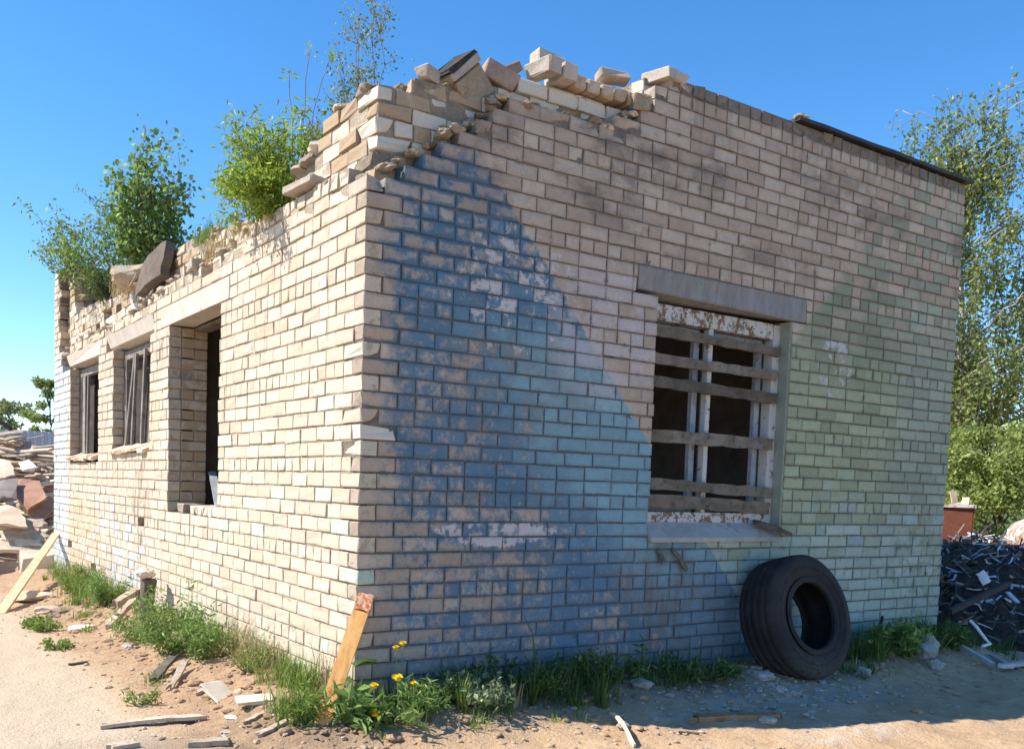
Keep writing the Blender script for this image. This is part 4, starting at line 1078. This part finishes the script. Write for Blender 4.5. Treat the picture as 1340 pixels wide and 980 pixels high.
for (x, y, r, lb) in ((1207, 872, .13, 'pale pointed stone beside the dark weeds at the right end'), (1225, 878, .05, 'small stone right of the pointed one'), (1130, 888, .05, 'small stone under the bent dark stick')):
    shard(lb, x, y, r, M_stone, (1.2, 1, .9), 'stone', 'stone', .6, 2)
for (x, y, r, lb) in ((1020, 905, .05, 'white lump of lime left of the tyre foot'), (1038, 910, .05, 'white lump of lime directly before the tyre'), (838, 905, .06, 'white crumpled scrap under the boarded window'), (998, 888, .065, 'grey mortar lump against the tyre'), (1005, 946, .05, 'pale pebble cluster on the split plank'), (815, 950, .04, 'white pebble at the shadow edge')):
    shard(lb, x, y, r, M_chip, (1.3, 1, .6), 'lime_lump', 'rubble', .5, 2)

# gravel / crumbs: uncountable
mb = MB()
for _ in range(1700):
    if random.random() < .55: x, y = random.gauss(-.45, .45), U(-1.0, 6.5)
    else: x, y = U(-.5, 6.5), -abs(random.gauss(.1, .75))
    if x > -.02 and y > -.02: continue
    r = abs(random.gauss(0, .007))+.003
    mb.rock((x, y, gh(x, y)+r*.2), r, (1.2, 1, .7), 0, n=1, rough=.4)
tag(mb.build('gravel', M_gravel), 'scattered small stones and brick crumbs on the sand', 'gravel', kind='stuff')
mb = MB()
for _ in range(1500):
    if random.random() < .6: x, y = -abs(random.gauss(.05, .38))-.03, U(-.7, 8)
    else: x, y = U(-.3, 7.0), -abs(random.gauss(.05, .6))-.04
    r = abs(random.gauss(0, .014))+.005
    mb.rock((x, y, gh(x, y)+r*.1), r, (1.4, 1.1, .6), 0, n=1, rough=.5)
tag(mb.build('soil_clods', D.materials['sandy_ground'], None, True), 'crumbly clods of earth along the foot of the walls', 'soil', kind='stuff')
mb = MB()
for _ in range(260):
    x = random.gauss(3.1, .75); y = -.65+random.gauss(0, .24)-(.25 if x < 3.2 else 0)*U(0, 1)
    if y > -.05: continue
    r = abs(random.gauss(0, .010))+.004
    mb.rock((x, y, gh(x, y)+r*.25), r, (1.3, 1, .6), 0, n=1, rough=.45)
tag(mb.build('lime_rubble', M_chip), 'pale spill of lime crumbs on the ground left of the tyre', 'rubble', kind='stuff')

# ------------------------------------------------------------------ plank with the red end at the corner
pt = onp(480, 778, 1, -.045); pb_ = gp(420, 948)
st = empty('leaning_plank', 'orange plank with a red splintered top leaning on the building corner', 'plank', tuple(pb_))
b = Vector(pt)-Vector(pb_)
mb = MB(); mb.board((0, 0, -.03), b*.86, .095, .038, (-.5, -.8, .25), 0, 8, 0, .0, .002); mb.build('plank', M_orange, st)
mb = MB(); mb.board(b*.86, b*1.01, .097, .041, (-.5, -.8, .25), 0, 4, 0, .015, .004); mb.build('red_end', M_redpaint, st)

# ------------------------------------------------------------------ tyre
ty = empty('truck_tyre', 'big worn black truck tyre leaning against the brick wall', 'tyre', (3.83, -.34, -.12))
Rr, Wd = .505, .36
prof = [(-.5, .29), (-.47, .272), (-.42, .268), (-.40, .285), (-.46, .34), (-.50, .40), (-.485, .455), (-.43, .490)]
outer = [(-.40, .500), (-.30, .504), (-.285, .500), (-.265, .500), (-.25, .505), (-.12, .507), (-.105, .501), (-.085, .501), (-.07, .507), (.07, .507), (.085, .501), (.105, .501), (.12, .507), (.25, .505), (.265, .500), (.285, .500), (.30, .504), (.40, .500)]
body = prof[3:]+outer+[(-a, r) for a, r in prof[3:][::-1]]
inner = [(.40, .285), (.42, .268), (.36, .272), (.40, .33), (.44, .40), (.42, .455), (.3, .482), (0, .488), (-.3, .482), (-.42, .455), (-.44, .40), (-.40, .33), (-.36, .272), (-.42, .268), (-.40, .285)]
rot = RX(-15)
def ring(prof_, mb, closed=False, seg=96):
    V = []
    for i in range(seg):
        a = 2*math.pi*i/seg
        for (u_, r_) in prof_:
            V.append((r_*math.cos(a), u_*Wd, r_*math.sin(a)))
    V = np.array(V) @ np.array(rot).T; k = len(prof_); o = mb.addv(V+np.array([0, 0, .5]), .5)
    mb.addf([[i*k+j, i*k+j+1, ((i+1) % seg)*k+j+1, ((i+1) % seg)*k+j] for i in range(seg) for j in range(k-1)], o)
mb = MB(); ring(body, mb); ring(inner, mb); tyb = mb.build('casing', M_tyre, ty, True)
mb = MB()
ring([(-.494, .388), (-.507, .391), (-.507, .397), (-.494, .40)], mb)
mb.build('sidewall_rib', M_tyre, ty, True)
mb = MB(); ring([(-.405, .288), (-.43, .266), (-.47, .268), (-.50, .292), (-.47, .315)], mb); mb.build('bead', M_tyre, ty, True)

# bent dark stick and weeds at the right foot of the wall
mb = MB(); cc = [gp(1128, 872), onp(1140, 852, 1, -.15), onp(1150, 828, 1, -.13), onp(1155, 806, 1, -.1)]
mb.tube(cc, [.028, .025, .02, .012], 7); single('bent_stick', 'bent dark stick standing in the weeds right of the tyre', 'stick', mb, M_blk, tuple(cc[0]), smooth=True)

# ------------------------------------------------------------------ scrap metal heap, right
sx, sy = 9.6, 1.1
def scrap_h(x, y):
    r = math.hypot((x-sx)/3.0, (y-sy)/2.3); return 1.12*max(0, 1-r**2.0)**.8
mb = MB(); nn_ = 60; V = []
for j in range(nn_+1):
    for i in range(nn_+1):
        x = sx+3.05*(2*i/nn_-1); y = sy+2.35*(2*j/nn_-1)
        V.append((x, y, -.28+scrap_h(x, y)+(.10*mnoise.noise(Vector((x*5, y*5, 0)))+.05*mnoise.noise(Vector((x*14, y*14, 2))))*(1 if scrap_h(x, y) > .05 else 0)))
o = mb.addv(V, .4); mb.addf([[j*(nn_+1)+i, j*(nn_+1)+i+1, (j+1)*(nn_+1)+i+1, (j+1)*(nn_+1)+i] for j in range(nn_) for i in range(nn_)], o, 0)
for i in range(3000):
    a = U(0, 6.283); rr = math.sqrt(U(0, 1)); x = sx+math.cos(a)*rr*3.0; y = sy+math.sin(a)*rr*2.3
    if x < 6.62 and y > -.1: continue
    z = -.28+scrap_h(x, y)+U(-.02, .07); L = U(.05, .26) if random.random() < .9 else U(.25, .5); d_ = rng.normal(0, 1, 3); d_[2] *= .5; d_ /= np.linalg.norm(d_)
    p = np.array([x, y, z]); q = random.random(); k = 1 if q < .70 else 2 if q < .85 else 3 if q < .875 else 4 if q < .97 else 5
    c_ = p+d_*L; mid = (p+c_)/2+rng.normal(0, .05, 3)*L*2
    if random.random() < .3: mb.tube([p, mid, c_], U(.006, .016), 4, k, True, U(.2, 1))
    else: mb.board(p, c_, U(.008, .035), U(.002, .008), rng.normal(0, 1, 3), k, 2, U(-.04, .04), .02, .004, U(.2, 1))
tag(mb.build('scrap_heap', [M_scrap, M_scrap2, M_alu, M_white, M_rustp, M_slabb]), 'dark tangled heap of shredded metal strips right of the building', 'scrap heap', kind='stuff')
mb = MB(); a = np.array([6.75, .12, .22]); a = atd(1243, 800, 9.3); b = atd(1320, 763, 9.6); mb.board(a, b, .05, .05, (0, 0, 1), 0, 4, 0, 0, .003)
single('steel_bar', 'black straight bar slanting across the scrap heap', 'metal bar', mb, M_blk, tuple(a))
for (l, p0, p1, w_, mt) in (('longer of two pale metal rails at the foot of the scrap heap', (1236, 832), (1322, 879), .05, M_alu), ('shorter dull rail lying just under the longer pale rail', (1236, 842), (1300, 876), .035, M_alu), ('pale rail end lying crosswise at the right picture edge', (1310, 880), (1360, 872), .06, M_alu)):
    A = gp(*p0, .06); B = gp(*p1, .05); mb = MB(); mb.board(A, B, w_, .035, (0, 0, 1), 0, 4, 0, 0, .001)
    single('metal_rail', l, 'metal rail', mb, mt, tuple(A))
mb = MB(); cc = [atd(1270, 812, 8.7), atd(1278, 820, 8.6), atd(1290, 836, 8.6), atd(1296, 842, 8.6), atd(1286, 845, 8.55)]
mb.tube(cc, .014, 6); single('bent_rod', 'white bent rod at the foot of the scrap heap', 'rod', mb, M_white, tuple(cc[0]))
mb = MB(); mb.board(atd(1318, 774, 9.3), atd(1333, 789, 9.2), .08, .01, (0, -.8, .5), 0, 3, 0, .01, .004)
single('metal_plate', 'bright metal strip near the right edge on the scrap heap', 'metal strip', mb, M_alu, tuple(atd(1325, 786, 9.3)))
mb = MB(); mb.board(atd(1281, 758, 10.2), atd(1293, 752, 10.2), .14, .012, (-.3, -.8, .4), 0, 3, .01, .02, .01)
single('white_panel', 'small white plastic panel high on the scrap heap', 'panel', mb, M_white, tuple(atd(1287, 760, 10.2)))
# rust-red bin and rusty tank behind the heap
rb = empty('steel_bin', 'rust red steel bin standing behind the scrap heap by the building edge', 'bin', (*azp(1247, 14.5), -.25))
mb = MB(); Rz = Matrix.Rotation(R(28), 3, 'Z')
def wallbox(c, s): mb.rbox(np.array(Rz) @ np.array(c), s, Rz, .008, .003, 0, tone=.5)
wallbox((0, -.22, .78), (.46, .02, 1.56)); wallbox((0, .22, .78), (.46, .02, 1.56)); wallbox((-.23, 0, .78), (.02, .42, 1.56)); wallbox((.23, 0, .78), (.02, .42, 1.56)); wallbox((0, 0, .05), (.42, .42, .02))
mb.build('body', M_rustc, rb)
mb = MB(); mb.rbox(np.array(Rz) @ np.array((0, -.235, 1.56)), (.5, .03, .05), Rz, .006, .003); mb.rbox(np.array(Rz) @ np.array((0, .235, 1.56)), (.5, .03, .05), Rz, .006, .003)
mb.rbox(np.array(Rz) @ np.array((-.245, 0, 1.56)), (.03, .44, .05), Rz, .006, .003); mb.rbox(np.array(Rz) @ np.array((.245, 0, 1.56)), (.03, .44, .05), Rz, .006, .003); mb.build('rim', M_rustp, rb)
mb = MB()
for (a_, b_) in (((-.2, -.1, 1.56), (.2, -.12, 1.68)), ((-.1, .1, 1.55), (.15, -.15, 1.62)), ((.12, .0, 1.5), (.2, .05, 1.78))):
    mb.board(np.array(Rz) @ np.array(a_), np.array(Rz) @ np.array(b_), .09, .02, (0, 0, 1), 0, 3, 0, .04, .006)
mb.build('debris', M_split, rb)
tk = empty('rusty_tank', 'rusty pale tank end at the right picture edge behind the heap', 'tank', (*azp(1372, 14.0), -.25))
mb = MB(); cc = [(0, -.3, 1.13), (0, -.28, 1.13), (0, .9, 1.13)]
ay = math.atan2(by-CP[1], bx-CP[0])
Rt = Matrix.Rotation(R(-50), 3, 'Z')
mb.tube([np.array(Rt) @ np.array(q) for q in ((0, -.30, 1.13), (0, -.30, 1.13), (0, .9, 1.13))], [.2, .29, .29], 24); mb.build('shell', M_tank, tk, False)
mb = MB(); mb.tube([np.array(Rt) @ np.array(q) for q in ((0, -.33, 1.13), (0, -.24, 1.13))], .315, 24); mb.build('end_ring', M_slabb, tk)
mb = MB()
for xx in (0, .6):
    mb.box((np.array(Rt) @ np.array((0, xx, 0)))-np.array([.2, .06, 0]), (np.array(Rt) @ np.array((0, xx, 0)))+np.array([.2, .06, .84]))
mb.build('stand', M_blk, tk)
mb = MB()
for i in range(5): mb.board(atd(1268+i*3, 698+i*3, 12.2), atd(1322+i*4, 708+i*5, 12.4), .10, .02, (0, -.3, 1), i % 2, 3, 0, .02, .004)
single('metal_offcuts', 'bundle of bluish metal offcuts on top of the scrap heap', 'metal strip', mb, [M_alu, M_scrap2], tuple(atd(1290, 715, 12.3)))

# ------------------------------------------------------------------ weeds and grass at the wall foot
mb = MB()
def strip(n, fx, fy, h, w_, lean, mat, tone=None):
    P = []
    for _ in range(n):
        x, y = fx(), fy()
        if x > -.015 and y > -.015 and x < 6.5: continue
        P.append((x, y, gh(x, y)-.01))
    mb.blades(np.array(P), h, w_, lean, mat, tone)
def dens(y, P): return random.random() < interp(y, P)
def cl(cx_, cy_, sx_, sy_, n, h, mat, w_=.006, lean=.5):
    n = int(n*.62)
    while n > 0:
        k = min(n, random.randint(6, 34)); n -= k
        x, y = random.gauss(cx_, sx_), random.gauss(cy_, sy_); f = U(.35, 1.25); sp_ = U(.012, .05)
        m_ = mat if random.random() < .85 else random.choice([0, 1, 2])
        strip(k, lambda: random.gauss(x, sp_), lambda: random.gauss(y, sp_), h*f, w_*U(.6, 1.7), lean*U(.7, 1.9), m_)
# sunlit side
for (x, y, a, b, n, h, mt) in ((-.14, .55, .09, .35, 900, .24, 0), (-.10, 1.35, .07, .35, 700, .20, 0), (-.12, 1.9, .08, .25, 500, .30, 2), (-.12, 2.6, .10, .4, 800, .24, 0), (-.15, 3.4, .10, .4, 600, .22, 0),
                               (-.2, 6.5, .12, .6, 1100, .34, 0), (-.15, 8.0, .12, .7, 900, .30, 0), (-.22, 5.2, .14, .4, 500, .22, 0), (-.1, 7.2, .1, .6, 500, .32, 2), (-.5, 5.9, .12, .25, 350, .12, 0), (-.62, 4.9, .06, .12, 220, .10, 0), (-.70, 4.1, .05, .16, 160, .08, 0),
                               (-.75, 1.75, .05, .16, 90, .09, 0), (-.7, .9, .05, .1, 50, .06, 0), (-.3, -.05, .16, .12, 600, .20, 0), (-.05, 1.0, .03, .5, 200, .42, 2)):
    cl(x, y, a, b, n, h, mt)
# shaded front: most clumps take the dark grass, shade painted into their colour
for (x, y, a, b, n, h, mt) in ((.35, -.26, .25, .10, 520, .22, 0), (.95, -.22, .3, .12, 900, .26, 1), (1.5, -.24, .22, .12, 900, .24, 1), (1.35, -.42, .16, .08, 260, .18, 1), (2.1, -.2, .3, .09, 700, .16, 1), (2.6, -.24, .22, .1, 600, .18, 1), (3.1, -.16, .25, .08, 240, .12, 1),
                               (4.75, -.3, .2, .12, 800, .22, 1), (5.3, -.28, .28, .12, 1000, .26, 1), (6.0, -.22, .28, .12, 1000, .24, 1), (6.6, -.3, .25, .15, 700, .2, 1), (4.4, -.55, .1, .05, 160, .12, 1), (1.0, -.55, .35, .05, 250, .08, 0), (1.15, -.2, .04, .04, 40, .55, 1)):
    cl(x, y, a, b, n, h, mt)
tag(mb.build('grass', [L_grass, L_gdark, L_dry]), 'grass growing along the foot of the brick walls', 'grass', kind='stuff')

def weed(label, px_, py_, n, h, spread, leaf, size, aspect=.4, lps=22, sub=3, ls=.02, loc=None, name='leafy_weed', minf=.05, hvar=.55):
    p = gp(px_, py_) if loc is None else np.array(loc)
    s, c = bushy(n, h, spread, lps, ls, minf=minf, sub=sub, r0=.004, hvar=hvar)
    return plant(name, label, 'weed', tuple(p), s, c, size, leaf, M_stem, aspect, .1, .6)
weed('tall feathery green weed against the middle of the sunlit wall', 232, 852, 22, .66, .36, L_weed, .05, .28, 30, 4, .03, hvar=.75)
weed('weed tangle right of the feathery weed', 266, 862, 12, .46, .2, L_weed, .05, .3, 26, 4, .03, hvar=.75)
weed('low feathery weed left of the tall one by the timber stump', 190, 838, 16, .34, .36, L_weed, .045, .28, 24, 3, .03, hvar=.7)
weed('yellowish weed by the far end of the sunlit wall', 100, 778, 14, .46, .30, L_grass, .05, .25, 40, 3, .03)
weed('tangle of weed near the stump of timber', 136, 792, 13, .48, .28, L_weed, .05, .25, 40, 3, .03)
weed('small green weed cushion on the edge of the yard', 46, 822, 10, .14, .20, L_grass, .04, .4, 25, 2, .02)
weed('small round weed cushion farther along the yard edge', 52, 812, 8, .12, .14, L_grass, .04, .4, 20, 2, .02, loc=gp(58, 826))
weed('flat weed strip on the yard nearest the camera side', 75, 848, 8, .09, .16, L_grass, .04, .4, 20, 2, .02)
weed('tiny sparse weed on the sand by the thin board', 180, 922, 8, .12, .13, L_grass, .035, .3, 14, 2, .015)
weed('broad weed with drooping leaves behind the orange plank', 455, 940, 7, .30, .16, L_weed, .12, .35, 9, 1, .02)
weed('grassy plant at the corner below the dandelions', 545, 938, 22, .22, .22, L_weed, .085, .16, 16, 1, .02)
weed('pale silvery leaved plant right of the dandelions', 622, 925, 18, .20, .26, L_silver, .05, .5, 26, 2, .025)
weed('second pale silvery plant close to the shadow edge', 585, 930, 10, .16, .16, L_silver, .05, .5, 20, 2, .02)
weed('tall thin dark weed before the blue wall', 838, 900, 3, .42, .05, L_gdark, .07, .3, 12, 1, .01, minf=.6)
weed('dark weed bunch below the blue wall left of the thin one', 770, 905, 10, .35, .20, L_gdark, .045, .35, 30, 3, .02)
weed('low dark creeping weed below the boarded window', 905, 885, 14, .16, .40, L_gdark, .045, .5, 24, 2, .025)
weed('lush dark green weed right of the bent stick', 1175, 868, 16, .32, .28, L_weed, .07, .5, 30, 3, .03)
weed('dark low weed at the right end of the wall', 1240, 862, 14, .24, .32, L_gdark, .05, .4, 30, 3, .03)
weed('dry seed stalks standing before the sunlit wall', 395, 878, 9, .75, .10, L_dry, .03, .3, 5, 2, .01, minf=.5)
weed('withered brown stalks beside the feathery weeds', 325, 880, 22, .42, .22, L_dry, .03, .25, 10, 2, .02, minf=.2)
weed('broad rosette of dandelion leaves below the tall dandelions', 512, 948, 14, .11, .24, L_weed, .09, .3, 8, 1, .03)
weed('rosette of jagged leaves between the orange plank and the rosette below the dandelions', 474, 955, 12, .10, .18, L_weed, .10, .3, 9, 1, .03)
weed('bright weed at the foot of the orange plank on the sunny side', 398, 945, 14, .26, .16, L_grass, .07, .2, 14, 2, .02)
weed('dark upright weed in the shade between the silvery plant and the blue wall', 640, 900, 12, .32, .22, L_gdark, .05, .3, 20, 3, .02)
weed('dark weed tuft in the shade just past the silvery plants', 700, 912, 12, .26, .22, L_gdark, .05, .3, 20, 3, .02)
# curling dock plant next to the corner
d0 = empty('dock_plant', 'stalk with curled dark leaf beside the orange plank at the corner', 'weed', tuple(gp(460, 928)))
mb = MB(); g0 = gp(460, 928); tops = [onp(462, 870, 1, g0[1])-g0, onp(480, 862, 1, g0[1])-g0, onp(493, 864, 1, g0[1])-g0]
mb.tube([np.zeros(3), tops[0]*.6, tops[0]], [.006, .005, .004], 5); mb.build('stem', M_stem, d0)
mb = MB(); mb.board(tops[0], tops[2], .05, .004, (0, -.4, 1), 0, 6, .02, .01, .012); mb.board(tops[0]*.7, tops[0]*.7+np.array([-.10, .02, -.10]), .05, .004, (-.5, -.4, 1), 0, 4, .02, .01, .01); mb.build('leaf', L_gdark, d0)
# dandelions
DL = [(518, 849, 'left one of the two tall dandelions'), (526, 844, 'right one of the two tall dandelions'), (520, 889, 'biggest dandelion, in the middle of the corner plants'), (489, 899, 'dandelion leaning left beside the biggest one'), (541, 895, 'small half closed dandelion right of the biggest one'), (490, 935, 'lowest dandelion, near the sand')]
for i, (x, y, lb) in enumerate(DL):
    yy = -.22 if y < 860 else -.44; p = onp(x, y, 1, yy); z0 = gh(p[0], yy)
    t = empty('dandelion', lb, 'flower', (p[0]+.01, yy, z0), 'dandelions at the building corner')
    hh = p[2]-z0; mb = MB(); cc = curve((0, 0, 0), (-.01, 0, hh), (.01, .01, 0), 5, .005); mb.tube(cc, .003, 5); mb.build('stem', M_stem, t)
    mb = MB(); r = (.026, .028, .038, .03, .022, .036)[i]
    for k in range(46):
        a = U(0, 6.283); q = math.sqrt(U(0, 1)); e = U(.2, 1.2)*(1-q*.6)
        c = np.array(cc[-1]); dv = np.array([math.cos(a)*q, math.sin(a)*q-.35, .25+e*.5]); dv = dv/np.linalg.norm(dv)*r
        sd = np.array([-math.sin(a), math.cos(a), 0])*.005
        o = mb.addv([c-sd, c+sd, c+dv+sd*1.3, c+dv-sd*1.3], U(0, .9)); mb.addf([[0, 1, 2, 3]], o)
    mb.rock(cc[-1]+np.array([0, -.004, .006]), r*.62, (1, 1, .7), 0, .4, 1, .2)
    mb.build('flower_head', M_yel, t)

print('objects', len(D.objects), 'verts', sum(len(me.vertices) for me in D.meshes))
